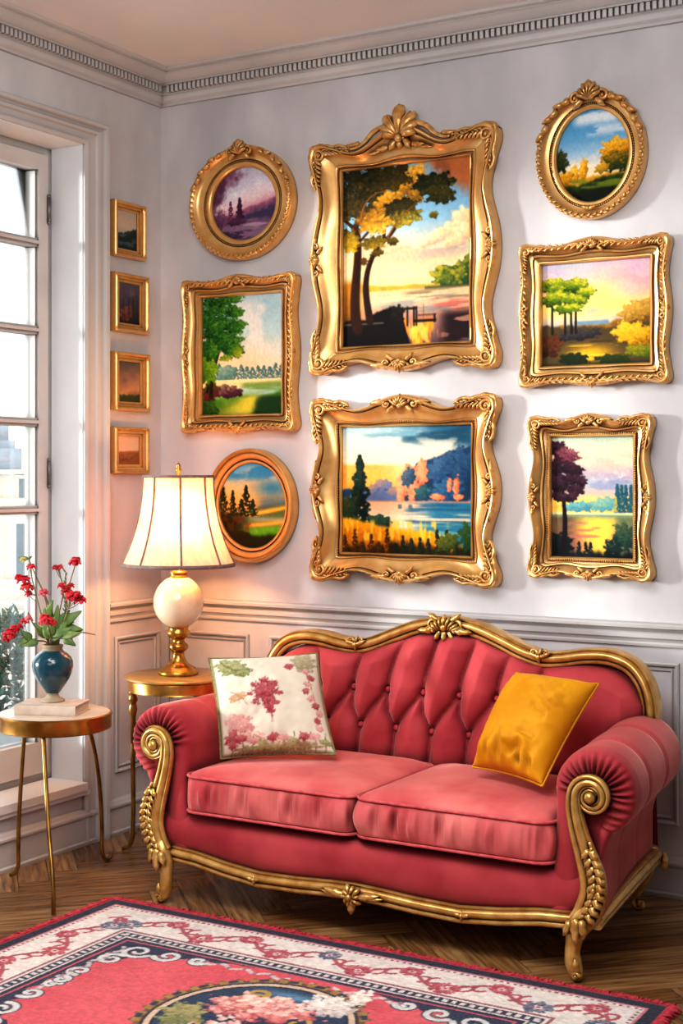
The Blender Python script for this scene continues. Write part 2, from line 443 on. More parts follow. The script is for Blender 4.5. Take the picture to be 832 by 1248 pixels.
def build_floor():
    m = MB(); m.box(-.0, XR, YF, 0, -.06, -.004)
    fl = struct(m.build('floor', M['gap'], smooth=False))
    W, Lb = .105, .63
    V = []; F = []; A = []; rng = random.Random(5)
    c45 = math.cos(PI / 4)
    # herringbone lattice in a frame turned 45 degrees
    k = int(Lb / W)
    def clip(poly):
        for ax, lim, sg in ((0, 0.001, 1), (0, XR, -1), (1, -.001, -1), (1, YF, 1)):
            out = []
            for i in range(len(poly)):
                p, q = poly[i], poly[(i + 1) % len(poly)]
                dp, dq = sg * (p[0][ax] - lim), sg * (q[0][ax] - lim)
                if dp >= 0: out.append(p)
                if dp * dq < 0:
                    t = dp / (dp - dq); out.append((tuple(p[0][j] + t * (q[0][j] - p[0][j]) for j in (0, 1)), tuple(p[1][j] + t * (q[1][j] - p[1][j]) for j in range(3))))
            poly = out
            if len(poly) < 3: return []
        return poly
    g = .0012
    for i in range(-75, 76):
        for j in range(-14, 15):
            for hv in (0, 1):
                a0 = i * W + j * Lb; b0 = i * W - j * Lb
                if hv == 0: r = (a0, a0 + Lb, b0, b0 + W)
                else: r = (a0 - W + W, a0 + W, b0 + W, b0 + W + Lb)
                rn = rng.random()
                x0, x1, y0, y1 = r[0] + g, r[1] - g, r[2] + g, r[3] - g
                pts = [(x0, y0), (x1, y0), (x1, y1), (x0, y1)]
                loc = [(0, 0), (Lb, 0), (Lb, W), (0, W)] if hv == 0 else [(0, 0), (0, W), (Lb, W), (Lb, 0)]
                ox, oy = 2.0, -1.2
                poly = []
                for (p, q), (l0, l1) in zip(pts, loc):
                    poly.append(((ox + c45 * (p - q), oy + c45 * (p + q)), (l0 + rn * 17, l1 + rn * 9, rn)))
                if max(p[0][0] for p in poly) < 0 or min(p[0][0] for p in poly) > XR or max(p[0][1] for p in poly) < YF or min(p[0][1] for p in poly) > 0: continue
                poly = clip(poly)
                if not poly: continue
                b = len(V)
                V += [(p[0][0], p[0][1], 0.0) for p in poly]; A += [p[1] for p in poly]
                F.append(tuple(range(b, b + len(poly))))
    me = D.meshes.new('boards'); me.from_pydata(V, [], F); me.materials.append(M['floor'])
    at = me.attributes.new('board', 'FLOAT_VECTOR', 'POINT'); at.data.foreach_set('vector', np.array(A, np.float32).ravel())
    o = D.objects.new('parquet', me); COL.objects.link(o); o.parent = fl
build_floor()

m = MB(); m.box(-.3, XR, YF, .12, H, H + .08); struct(m.build('ceiling', M['ceil'], smooth=False))
m = MB(); m.box(-.3, XR, 0, .12, -.06, H); struct(m.build('wall_back', M['wall'], smooth=False))
m = MB(); m.box(XR, XR + .12, YF - .12, .12, -.06, H); struct(m.build('wall_right', M['wall'], smooth=False))
m = MB(); m.box(-.3, XR, YF - .12, YF, -.06, H); struct(m.build('wall_front', M['wall'], smooth=False))
m = MB()
m.box(-.218, 0, YF, OY0, -.06, H); m.box(-.218, 0, OY1, 0, -.06, H)
m.box(-.218, 0, OY0, OY1, -.06, OZ0); m.box(-.218, 0, OY0, OY1, OZ1, H)
struct(m.build('wall_left', M['wall'], smooth=False))

# cornice: sweep of a stepped profile along both walls (mitred at the corner), dentils between
def wall_run(m, prof, p0=None, y_end=None, x_end=None, miter=True):
    """profile (d, z): d = distance from the wall. Runs along left wall from y_end to corner then back wall to x_end"""
    G = []
    for st in ('L', 'C', 'R'):
        ring = []
        for d, z in prof:
            ring.append({'L': (d, y_end, z), 'C': (d, -d, z), 'R': (x_end, -d, z)}[st])
        G.append(ring)
    m.grid(np.array(G), flip=False)
CPROF = [(0, 2.895), (.012, 2.895), (.012, 2.905), (.02, 2.912), (.024, 2.925), (.024, 2.93), (.028, 2.932), (.028, 2.958),
         (.045, 2.958), (.045, 2.964), (.05, 2.966), (.058, 2.97), (.068, 2.976), (.078, 2.983), (.084, 2.985), (.084, 2.989), (.095, 2.992), (.1, 3.0), (0, 3.0)]
# stretch so that the cornice takes the height seen in the photo
CPROF = [(d * 1.35, 3.0 - (3.0 - z) * 1.12) for d, z in CPROF]
m = MB(); wall_run(m, CPROF, y_end=YF, x_end=XR)
corn = struct(m.build('trim_1', M['trim'], smooth=False))
m = MB()
zd0, zd1 = 3.0 - (3.0 - 2.934) * 1.12, 3.0 - (3.0 - 2.957) * 1.12
x = .07
while x < XR: m.box(x, x + .013, -.056, -.036, zd0, zd1); x += .0215
y = -.07
while y > YF: m.box(.036, .056, y - .013, y, zd0, zd1); y -= .0215
m.build('dentils', M['trim'], corn, smooth=False)

RPROF = [(0, .824), (.01, .824), (.012, .832), (.01, .838), (.014, .846), (.02, .852), (.021, .866), (.016, .872), (.024, .88), (.034, .886), (.036, .896), (.03, .9), (0, .903)]
m = MB()
wall_run(m, RPROF, y_end=-.356, x_end=XR)
m.add([(d, -.356, z) for d, z in RPROF], [tuple(range(len(RPROF)))])
struct(m.build('trim_2', M['trim'], smooth=False))
BPROF = [(0, 0.0), (.022, 0.0), (.022, .012), (.016, .018), (.016, .098), (.02, .104), (.024, .108), (.024, .116), (.018, .122), (.014, .13), (.006, .136), (0, .138)]
m = MB(); G = [[(XR, -d, z) for d, z in BPROF], [(.024, -d, z) for d, z in BPROF]]; m.grid(np.array(G), flip=True)
struct(m.build('baseboard_back', M['trim'], smooth=False))
BP2 = [(d * 1.0, z) for d, z in BPROF]
m = MB(); G = [[(d, YF, z) for d, z in BP2], [(d, -.0, z) for d, z in BP2]]; m.grid(np.array(G))
struct(m.build('baseboard_left', M['trim'], smooth=False))

# wall panel mouldings
def panel(m, a0, a1, z0, z1, wall):
    for ins, w, h in ((0, .016, .014), (.021, .009, .008)):
        b0, b1, c0, c1 = a0 + ins, a1 - ins, z0 + ins, z1 - ins
        prof = [(0, 0), (0, h * .6), (w * .3, h), (w * .7, h * .8), (w, h * .3), (w, 0)]
        G = []
        for (sa, sz, ca, cz_) in ((1, 1, b0, c0), (-1, 1, b1, c0), (-1, -1, b1, c1), (1, -1, b0, c1)):
            ring = []
            for q, d in prof:
                a, z = ca + sa * q, cz_ + sz * q
                ring.append((a, -d, z) if wall == 'b' else (d, a, z))
            G.append(ring)
        m.grid(np.array(G), closed_u=True, flip=(wall == 'b'))
m = MB()
for a in ((.03, .434), (.53, 1.285), (1.385, 2.143), (2.24, 3.0), (3.1, 3.86), (3.96, 4.6)): panel(m, a[0], a[1], .237, .772, 'b')
fix_normals(struct(m.build('trim_3', M['trim'], smooth=False)))
m = MB(); panel(m, -.297, -.02, .237, .765, 'l')
panel(m, -2.6, -1.86, .237, .765, 'l'); panel(m, -3.5, -2.7, .237, .765, 'l')
fix_normals(struct(m.build('trim_4', M['trim'], smooth=False)))

# window casing (stepped, mitred), reveal, sill, sashes
def casing():
    m = MB()
    prof = [(0, 0), (0, .014), (.012, .02), (.02, .02), (.022, .013), (.058, .016), (.064, .024), (.078, .026), (.082, .02), (.096, .022), (.104, .034), (.12, .036), (.127, .03), (.128, 0)]
    G = []
    for y, z, sy, sz in ((OY0, .0, -1, 0), (OY0, OZ1, -1, 1), (OY1, OZ1, 1, 1), (OY1, .0, 1, 0)):
        G.append([(d, y + sy * q, z + sz * q * .72) for q, d in prof])
    m.grid(np.array(G))
    return fix_normals(struct(m.build('trim_5', M['trim'], smooth=False)))
casing()
XW = -.165
w1 = D.objects.new('window_1', None); COL.objects.link(w1); w1.location = (XW, -1.07, OZ0); w1['_w'] = [XW, -1.07, OZ0]; struct(w1)
m = MB()   # reveal lining
m.box(XW - .05, .004, OY1 - .002, OY1 + .004, OZ0, OZ1); m.box(XW - .05, .004, OY0 - .004, OY0 + .002, OZ0, OZ1); m.box(XW - .05, .004, OY0 + .002, OY1 - .002, OZ1 - .003, OZ1 + .001)
m.build('reveal', M['reveal'], w1, smooth=False)
m = MB(); m.box(XW - .06, .03, OY0 - .0, OY1 + .0, OZ0 - .012, OZ0 + .018); m.box(.0, .022, OY0 - .02, OY1 + .02, OZ0 - .03, OZ0 - .012)
m.build('sill', M['reveal'], w1, smooth=False)
m = MB()   # fixed frame
fz0, fz1 = OZ0 + .018, OZ1
m.box(XW - .05, XW + .015, OY1 - .035, OY1, fz0, fz1); m.box(XW - .05, XW + .015, OY0, OY0 + .035, fz0, fz1)
m.box(XW - .05, XW + .015, OY0 + .035, OY1 - .035, fz1 - .035, fz1); m.box(XW - .05, XW + .015, OY0 + .035, OY1 - .035, fz0, fz0 + .03)
m.build('frame', M['sash'], w1, smooth=False)
ymid = (OY0 + OY1) / 2
def sash(y0, y1, hinge):
    m = MB(); x0, x1 = XW - .04, XW + .03
    st = .052
    m.box(x0, x1, y0, y0 + st, fz0 + .032, fz1 - .037); m.box(x0, x1, y1 - st, y1, fz0 + .032, fz1 - .037)
    m.box(x0, x1, y0 + st, y1 - st, fz1 - .037 - .06, fz1 - .037); m.box(x0, x1, y0 + st, y1 - st, fz0 + .032, fz0 + .15)
    for z in (2.268, 1.938, 1.592, 1.262): 
        m.box(x0 + .01, x1 - .005, y0 + st, y1 - st, z - .016, z + .016); m.box(x0 + .02, x1 + .006, y0 + st, y1 - st, z - .006, z + .006)
    # raised bead beside the panes
    for yy in (y0 + st, y1 - st): m.box(x0 + .01, x1 - .012, yy - .008, yy + .008, fz0 + .15, fz1 - .1)
    s = m.build('casement', M['sash'], w1, smooth=False)
    g = MB(); g.box(XW - .012, XW - .008, y0 + st - .004, y1 - st + .004, fz0 + .145, fz1 - .09); g.build('pane', M['glass'], s, smooth=False)
    h = MB()
    for z in (2.4, 1.4, .5):
        h.tube([(x1 + .004, hinge, z - .045), (x1 + .004, hinge, z + .045)], .007, 8); h.ball((x1 + .004, hinge, z + .05), .008, 8, 5); h.ball((x1 + .004, hinge, z - .05), .008, 8, 5)
    h.build('hinge', M['metalgrey'], s)
sash(ymid + .002, OY1 - .037, OY1 - .036); sash(OY0 + .037, ymid - .002, OY0 + .036)

# ------------------------------------------------------------------ paintings
def art_A():
    s = Art(176, 222, 1)
    s.grad([(0, '8fb4c4'), (.12, '6ea6cc'), (.32, '90bcd2'), (.45, 'dcd2b8'), (.52, 'f6d9a0'), (.62, 'fbe3a8'), (.68, 'f5d58c')], .06)
    s.clouds('e2b98a', .0, 1, .4, .62, 3, 16, .5, .15, .8, 2)
    s.clouds('f4c9a0', .2, 1, .44, .6, 4, 20, .52, .1, .8, 21)
    s.put(ss(s.U + (.2 - s.V) * 1.6 + .2 * s.noise(8, 8, 3), 1.0, 1.2) * (s.V < .22), 'b5673a'); s.clouds('7d4a33', .6, 1, 0, .15, 9, 9, .5, .1, .6, 5)
    for (x, y, r) in ((.95, .33, .07), (.9, .38, .07), (.82, .4, .05), (.76, .41, .04), (.97, .41, .08), (.7, .43, .035), (.64, .445, .03), (.88, .45, .06)):
        s.foliage(x, y, r * 1.3, r * .7, 60, .02, ['c9a58f', 'e0bb95', 'f6d79c', 'fff0c4'], -.5, -.8, .3, .6)
    s.clouds('b7a7a4', .6, 1, .43, .52, 4, 18, .45, .15, .7, 8)
    s.hill([(0, .64), (.3, .665), (.6, .68), (.75, .67), (1, .62)], 'd9ae3a', .012, 10, .006, .71, 1, '8c8532')
    s.foliage(.84, .645, .14, .06, 200, .018, ['16241c', '24402a', '4a6428', 'c0b030'], -.8, -.5)
    s.foliage(.96, .625, .1, .08, 200, .018, ['122420', '203c30', '3a5828', 'b8a830'], -.8, -.5)
    s.put(ss(s.V, .692, .7), 'f0cc98'); s.grad([(.69, 'e8c48a'), (.75, 'f1c99c'), (.84, 'b8806a'), (1, '56404a')], .02, 0, ss(s.V, .69, .695))
    s.rect(.65, 1, .685, .702, '3f4a2c', .8); s.streaks('7d6a4c', .5, 1, .7, .78, 2, 60, .5, .7, 3)
    s.streaks('c4524c', .72, 1, .74, .84, 5, 60, .48, .7, 4); s.streaks('6b8088', .3, .9, .72, .95, 4, 50, .55, .5, 5)
    s.streaks('f28a1c', .36, .78, .86, 1.02, 26, 8, .4, .95, 6); s.streaks('ffc24a', .42, .7, .88, 1.02, 30, 9, .52, .9, 7)
    s.hill([(0, .8), (.6, 1.1)], '1a120e', .0, 3, .02); 
    s.put(ss(s.noise(5, 24, 11), .42, .5) * ss(s.U, .72, .84) * ss(s.V, .8, .86), '2a1c20')
    s.put((1 - ss(s.U, .1, .2)) * ss(s.V, .6, .66) * (1 - ss(s.V, .8, .9)), 'b8741c'); s.put((1 - ss(s.U, .02, .12)) * ss(s.V, .63, .85) * .7, '6b3c12')
    s.hill([(0, .86), (.2, .845), (.3, .81), (.42, .79), (.47, .82), (.5, .9), (.55, 1.02), (1, 1.2)], '0e0a0a', .02, 20, .008, 2, 4)
    s.rect(.0, .33, .868, .876, '8a7a5c', .7)
    for x in (.47, .51, .56, .58): s.rect(x, x + .014, .79, .9, '120d0c')
    s.rect(.46, .59, .795, .808, '1b1412'); s.rect(.56, .74, .865, .88, '140f0e'); s.rect(.6, .74, .838, .844, '2b2118'); s.rect(.72, .735, .838, .885, '1a1411'); s.rect(.64, .645, .78, .86, '4a3525', .7)
    s.foliage(.43, .84, .06, .06, 80, .016, ['0a0808', '120e0c', '221812'], 0, -1)
    # trunks
    s.stroke([(.12, .9), (.1, .7), (.12, .5), (.1, .32)], .034, .02, '2c1206', '7a3c14'); s.stroke([(.1, .34), (.16, .22), (.25, .1), (.33, .03)], .016, .006, '3a1a08', '8a4a1a')
    s.stroke([(.1, .34), (.06, .31), (0, .27)], .012, .008, '3a1a08'); s.stroke([(.13, .3), (.13, .18), (.18, .05)], .012, .005, '36180a')
    s.stroke([(.22, .86), (.19, .72), (.2, .58), (.3, .43)], .024, .014, '241008', '6a3412'); s.stroke([(.3, .43), (.42, .35), (.5, .26), (.62, .2)], .013, .005, '2c140a'); s.stroke([(.33, .41), (.34, .32), (.36, .24)], .011, .006, '2c140a'); s.stroke([(.15, .4), (.25, .33), (.34, .3)], .008, .004, '3a1a08')
    tree = ['0d0f08', '1b1c0c', '36300f', '6a4a12', 'a8701a']
    amber = ['3a2a0c', '6b4a10', 'a8701a', 'e09a24', 'ffc040']
    s.foliage(.55, .12, .18, .1, 300, .013, amber, .2, -.8); s.foliage(.12, .14, .2, .2, 560, .014, tree[:4], .1, .7); s.foliage(.34, .07, .18, .1, 380, .014, tree[:4], .3, .5)
    s.foliage(.72, .13, .14, .075, 320, .013, ['0c1008', '14190b', '2a2a0e', '6a5a14'], .2, .6); s.foliage(.78, .2, .1, .05, 140, .012, ['14180a', '2a2a0e', '5a4a12'], .2, -.6)
    s.foliage(.36, .2, .12, .06, 170, .013, amber, -.3, -.6); s.foliage(.46, .24, .12, .06, 200, .013, tree[:4], .2, .5); s.foliage(.48, .3, .14, .055, 170, .012, ['1c1c0a', '4a3d0e', '8c7a1c', 'd0b030'], .3, .6)
    s.foliage(.24, .3, .13, .08, 220, .013, amber, .4, .6); s.foliage(.06, .4, .08, .06, 140, .014, ['3a3008', '8a6c14', 'd8a820'], .3, .7); s.foliage(.25, .42, .1, .04, 110, .011, ['2c2409', '6a5510', 'b08a1c'], .3, .7)
    s.foliage(.4, .42, .05, .02, 40, .01, ['2c2409', '6a5510'], 0, -1); s.foliage(.28, .48, .05, .02, 40, .009, ['3c2c0c', '6a5510'], 0, -1); s.foliage(.17, .52, .03, .02, 30, .009, ['3c2c0c', '6a3f10'], 0, -1)
    s.foliage(.72, .3, .04, .018, 30, .009, ['2c2c0c', '7a6a18'], 0, -1)
    s.stroke([(.14, .31), (.2, .18), (.34, .14)], .006, .003, '9a5a22', al=.8); s.stroke([(.36, .4), (.46, .3), (.6, .22)], .006, .003, '8a4c18', al=.8)
    s.grain(.06); return s
def art_B():
    s = Art(180, 160, 2)
    s.grad([(0, '9fc0c4'), (.15, 'dfe0c8'), (.3, 'f6e2b8'), (.4, 'f3c47e'), (.5, 'eda04a')], .05)
    s.put(ss(s.U * .9 - s.V * 2.2 + .35 * s.noise(4, 10, 1), .45, .85), '2c6480'); s.clouds('1f4c66', .45, 1, 0, .14, 3, 10, .45, .15, .9, 4); s.clouds('f2e6cc', .3, 1, .1, .26, 4, 14, .52, .1, .8, 6); s.clouds('4a86a0', .0, .6, 0, .12, 3, 14, .5, .2, .6, 7)
    s.put((1 - ss(s.U, .25, .6)) * ss(s.V, .28, .32) * (1 - ss(s.V, .56, .6)) * .85, 'f0a23c')
    s.hill([(.2, .5), (.3, .46), (.42, .5), (.5, .44), (.58, .3), (.66, .28), (.74, .26), (.82, .22), (.9, .18), (1, .17)], '23466a', .03, 16, .01, .61, 2, '1c3550')
    s.hill([(0, .58), (.2, .55), (.3, .5), (.42, .52), (.5, .6)], '5f6f94', .05, 22, .01, .6, 3)
    for c in ((.33, .46, .06, .05), (.24, .5, .05, .04), (.42, .52, .06, .04)): s.foliage(*c, 70, .016, ['4a5a80', '6a7090', 'b0805a'], -.6, -.6)
    for x, y, a, b in ((.56, .46, .05, .16), (.5, .42, .04, .12), (.63, .36, .04, .1), (.46, .5, .03, .1)): s.foliage(x, y, a, b, 90, .02, ['c4553a', 'ea8458', 'f6b07c'], -.6, -.3, .4, .7)
    s.foliage(.52, .4, .05, .08, 120, .014, ['1f3246', '2f4a5e', '567080'], -.6, -.5); s.foliage(.635, .52, .06, .07, 160, .014, ['12303c', '1f4650', '3a6a6a'], -.5, -.7)
    s.foliage(.76, .34, .1, .1, 240, .018, ['1c3a5c', '2a4f74', '4a7090'], -.6, -.6); s.foliage(.92, .32, .12, .14, 300, .018, ['16304c', '22466a', '3a6284'], -.6, -.6); s.foliage(.82, .5, .14, .08, 200, .018, ['14304a', '24507a', '3a6a8a'], -.6, -.6)
    for x, y, a, b in ((.88, .47, .02, .08), (.83, .46, .014, .05), (.74, .55, .05, .025), (.9, .55, .03, .02)): s.foliage(x, y, a, b, 40, .014, ['d8482c', 'f27a4a', 'ffab74'], -.6, -.3)
    s.grad([(.58, 'f0b080'), (.66, 'f0c49a'), (.74, 'f8dcb4'), (.84, 'd8d0b0')], .01, 0, ss(s.V, .585, .595))
    s.put(ss(s.U + .25 * s.noise(3, 30, 8), .6, .85) * ss(s.V, .585, .6), '2a7490'); s.streaks('1c5478', .5, 1, .6, .76, 3, 40, .48, .8, 9); s.streaks('6aa89a', .5, 1, .74, .86, 3, 40, .45, .8, 10); s.streaks('f4dcb4', .3, 1, .68, .76, 2, 50, .55, .8, 11)
    s.rect(.2, 1, .582, .594, 'c89070', .7)
    for x in (.44, .52): s.rect(x, x + .03, .61, .645, '4a5a70', .8)
    s.conifer(.14, .77, .54, .11, '0c1f1a', '3a5a34', 420); s.conifer(.13, .8, .36, .11, '0a1a16', '2c4a2c', 300)
    s.foliage(.04, .65, .07, .1, 120, .02, ['0c1c18', '1c3424', '4a4a1c'], -.3, -.8); s.foliage(.3, .75, .11, .05, 200, .016, ['0c1c1c', '1c3830', '3a5a3a'], -.5, -.7)
    s.hill([(0, .72), (.2, .76), (.4, .8), (.7, .82), (.85, .9), (1, .95)], 'f0a614', .02, 30, .02, 2, 5, 'c86a0c')
    s.streaks('ffc83a', 0, .8, .74, .9, 50, 8, .5, .8, 12)
    s.put(ss(s.V + .16 * (s.noise(26, 4, 13) - .5), .9, .97), '241a08')
    for i in range(16): s.conifer(.02 + i * .065 + s.r.random() * .02, 1.02, .1 + .12 * s.r.random(), .03, '0e1a10' if i > 5 else '3a2008', '3a4a1c' if i > 5 else '7a3c0c', 70)
    s.foliage(.98, .86, .08, .1, 140, .018, ['0c2016', '1c3c20', '3a5a24'], -.5, -.7); s.foliage(.82, .9, .08, .07, 110, .018, ['1a2a10', '3a4a1c', '6a6a1c'], -.5, -.7)
    s.grain(.06); return s
def art_C():
    s = Art(130, 160, 3)
    s.grad([(0, 'a8cbd4'), (.25, 'b9d6d8'), (.45, 'e6dcc0'), (.58, 'f2d6ac'), (.7, 'f0dfb8')], .12, -.2)
    s.clouds('f3ece0', .3, 1, .05, .5, 3, 4, .48, .2, .7, 1); s.clouds('e2b8a0', .5, 1, .4, .58, 3, 6, .45, .2, .5, 2)
    for i in range(13):
        x = .14 + i * .07; s.conifer(x, .71, .1 + .05 * s.r.random(), .07, '3a6a6c', '6a9a94', 70)
    s.foliage(.3, .65, .14, .06, 160, .016, ['3a6a64', '5a8a80', '8ab0a0'], -.5, -.8)
    s.grad([(.7, 'f3e0a8'), (.76, 'efd898'), (.8, '9cc4b8'), (.85, '8aa858'), (1, '3a6a1c')], .02, 0, ss(s.V, .7, .71))
    s.streaks('6a9440', .5, 1, .73, .8, 2, 30, .45, .9, 4); s.streaks('a8d0d0', .4, 1, .78, .84, 2, 40, .5, .8, 5)
    s.hill([(0, .86), (.5, .84), (.7, .86), (1, .8)], '4f8a28', .01, 8, .02, 2, 3, '2a5a14')
    s.put(np.exp(-((s.U - (.62 - (s.V - .86) * .8)) / (.08 + (s.V - .82).clip(0) * 1.6)) ** 2) * ss(s.V, .83, .87), 'c8c040')
    s.put(ss(s.U * .9 + s.V * .7 + .1 * s.noise(10, 10, 6), 1.22, 1.36) * ss(s.V, .82, .87), '1a3a1c')
    s.foliage(.05, .92, .14, .12, 140, .02, ['0a1a0c', '1c3a10', '3a6a1c'], .5, -.8)
    s.foliage(.3, .8, .22, .055, 240, .016, ['1a0c14', '3a1a2a', '5a3040', '8a7a5a'], -.4, -.8); s.foliage(.1, .8, .12, .07, 140, .018, ['2a0c14', '5a1c20', '3a5a1c'], -.4, -.8)
    s.stroke([(.11, .84), (.13, .68), (.18, .54), (.24, .4)], .02, .01, '1c1408', '4a3a14'); s.stroke([(.06, .8), (.1, .6), (.06, .45)], .014, .01, '1c1408')
    s.foliage(.08, .6, .1, .16, 240, .016, ['1c3a0c', '4a7a14', '9ab82c'], .5, -.4)
    g = ['061c0c', '0c300f', '1a4d18', '33701f', '6a9a2c']
    for c in ((.14, .12, .3, .14, 420), (.18, .28, .3, .12, 420), (.28, .38, .22, .1, 300), (.42, .26, .13, .05, 140), (.38, .46, .13, .06, 160), (.1, .45, .14, .08, 240), (.42, .14, .1, .05, 110), (.3, .04, .2, .05, 140)):
        s.foliage(*c[:4], c[4], .015, g, .5, -.2, .4)
    s.foliage(.44, .47, .07, .05, 70, .012, ['2a5a10', '6a8a1c', 'c0b830'], .5, .5); s.foliage(.3, .52, .07, .03, 60, .012, ['2a5a10', '6a8a1c', 'c0b830'], .5, .5)
    s.grain(.06); return s
def art_D():
    s = Art(120, 112, 4)
    s.grad([(0, 'b9b4c8'), (.25, 'd0cfe0'), (.45, 'ecd9dc'), (.58, 'd9a0b0'), (.7, 'a888a0'), (1, '6a5070')], .15, .25)
    s.put(ss(.62 - s.U - s.V * .7 + .4 * (s.noise(9, 9, 1) - .5), .05, .3), '7a4a66'); s.put(ss(.4 - s.U - s.V * .4 + .5 * (s.noise(14, 14, 2) - .5), .0, .2) * .7, '4f2c48')
    s.clouds('f4f4f4', .3, 1, .2, .5, 3, 8, .5, .15, .8, 3); s.clouds('8f92b0', .6, 1, .32, .5, 3, 8, .48, .15, .8, 4)
    s.hill([(.3, .66), (.5, .56), (.75, .52), (1, .45)], 'a5607c', .02, 12, .02, .76, 1, '4a4060'); s.hill([(.4, .7), (.6, .66), (1, .56)], '443a58', .03, 16, .015, .75, 2)
    s.hill([(0, .6), (.2, .7), (.5, .72), (1, .72)], '6a4a66', .02, 16, .02, 2, 3, '8a6880')
    s.streaks('c0a0b4', .3, 1, .72, .86, 3, 24, .45, .8, 5); s.streaks('3a2a48', 0, .6, .86, 1, 4, 20, .4, .9, 6)
    s.foliage(.12, .7, .12, .12, 140, .025, ['3a2038', '5a3450', '8a5878'], .5, -.5); s.foliage(.2, .95, .3, .08, 120, .025, ['2a2038', '4a3450'], .5, -.5)
    s.conifer(.42, .77, .36, .075, '3a1c34', '6a3c54', 320); s.conifer(.28, .77, .32, .06, '5a2c48', '8a4c64', 160); s.foliage(.38, .74, .14, .04, 90, .02, ['3a1c34', '5a3850'], 0, -1)
    s.grain(.08); return s
def art_E():
    s = Art(120, 128, 5)
    s.grad([(0, '4f9cc0'), (.12, '78b0c4'), (.26, 'e8c486'), (.4, 'f0b85c'), (.55, 'e0a050')], .12, .1)
    s.clouds('2f86b4', .1, .8, 0, .2, 3, 8, .45, .15, .9, 1); s.clouds('ead9b8', .4, .95, .08, .22, 3, 10, .45, .12, .9, 2)
    s.put(np.exp(-(((s.U - .78) / .3) ** 2 + ((s.V - .3) / .13) ** 2) * 1.2), '3f86a4'); s.clouds('f0d9b0', .68, .9, .22, .3, 6, 10, .5, .1, .9, 3)
    s.put(ss(s.U, .5, .7) * ss(s.V, .34, .48) * .9, '4d7480'); s.hill([(.3, .6), (.6, .52), (1, .46)], '4a5a48', .02, 10, .03, .62, 3)
    s.put(np.exp(-((s.V - (.6 - (s.U - .5) * .16)) / .03) ** 2) * ss(s.U, .25, .4), 'f0bc3c'); s.hill([(.0, .66), (.6, .62), (1, .54)], '5a6a34', .01, 8, .02, 2, 4)
    s.put(np.exp(-((s.V - .66) / .03) ** 2) * ss(s.U, .3, .6), '8a9a80'); s.put(np.exp(-((s.V - (.73 - (s.U - .5) * .1)) / .03) ** 2) * ss(s.U, .3, .5), 'e0b040')
    s.hill([(0, .8), (.4, .78), (1, .72)], '6ab424', .01, 8, .03, 2, 5, '4a8a1c'); s.hill([(0, .7), (.35, .8), (.6, .86), (1, .84)], '22200c', .03, 14, .03, 2, 6)
    s.put((1 - ss(s.U + .2 * s.noise(8, 8, 4), .3, .6)) * ss(s.V, .56, .64), '2a2410'); s.streaks('6a3a14', 0, .6, .62, .8, 12, 12, .5, .6, 7)
    for x, hgt, w in ((.06, .34, .1), (.2, .3, .07), (.4, .36, .11), (.33, .2, .1), (.5, .2, .08)): s.conifer(x, .63, hgt, w, '16200c', '3a3c14', 220)
    s.grain(.07); return s
def art_F():
    s = Art(110, 134, 6)
    s.grad([(0, '3d8ac0'), (.3, '69aad4'), (.48, 'a9cbe0'), (.6, 'f0dfc0'), (.72, 'f3d9a0')], .05, .05)
    s.clouds('eef3f4', .25, .85, .02, .16, 3, 10, .46, .14, .9, 1); s.clouds('e6eef2', .4, 1, .18, .28, 3, 16, .5, .1, .8, 2); s.clouds('f6e9da', .1, .8, .38, .62, 3, 8, .45, .2, .8, 3)
    am = ['5a3a08', 'a86c0c', 'eaa018', 'ffcb48']
    s.hill([(0, .72), (.3, .74), (.5, .72), (1, .68)], 'c88a1c', .03, 20, .02, .8, 3)
    s.foliage(.37, .64, .05, .12, 120, .018, am, -.4, -.7); s.foliage(.25, .68, .06, .08, 110, .018, am, -.4, -.7); s.foliage(.12, .7, .1, .08, 110, .018, am, -.4, -.6); s.foliage(.05, .52, .1, .14, 180, .018, ['10180c', '22301a', '4a4a1c'], .4, -.7)
    s.foliage(.8, .46, .24, .12, 320, .02, am, -.3, -.8); s.foliage(.84, .58, .24, .1, 300, .02, ['0f1c0c', '1c2c10', '4a4a14', 'a87c18'], -.4, -.8); s.foliage(.62, .64, .1, .05, 120, .016, ['3a3a0c', 'a87c14', 'f0b030'], -.4, -.8)
    s.hill([(0, .78), (.3, .8), (.6, .74), (1, .7)], '2c3c12', .02, 14, .02, 2, 5, '101808'); s.streaks('6a7a1c', .2, .9, .74, .84, 4, 20, .45, .8, 6); s.put(ss(s.V, .84, .97), '0a1208')
    s.grain(.06); return s
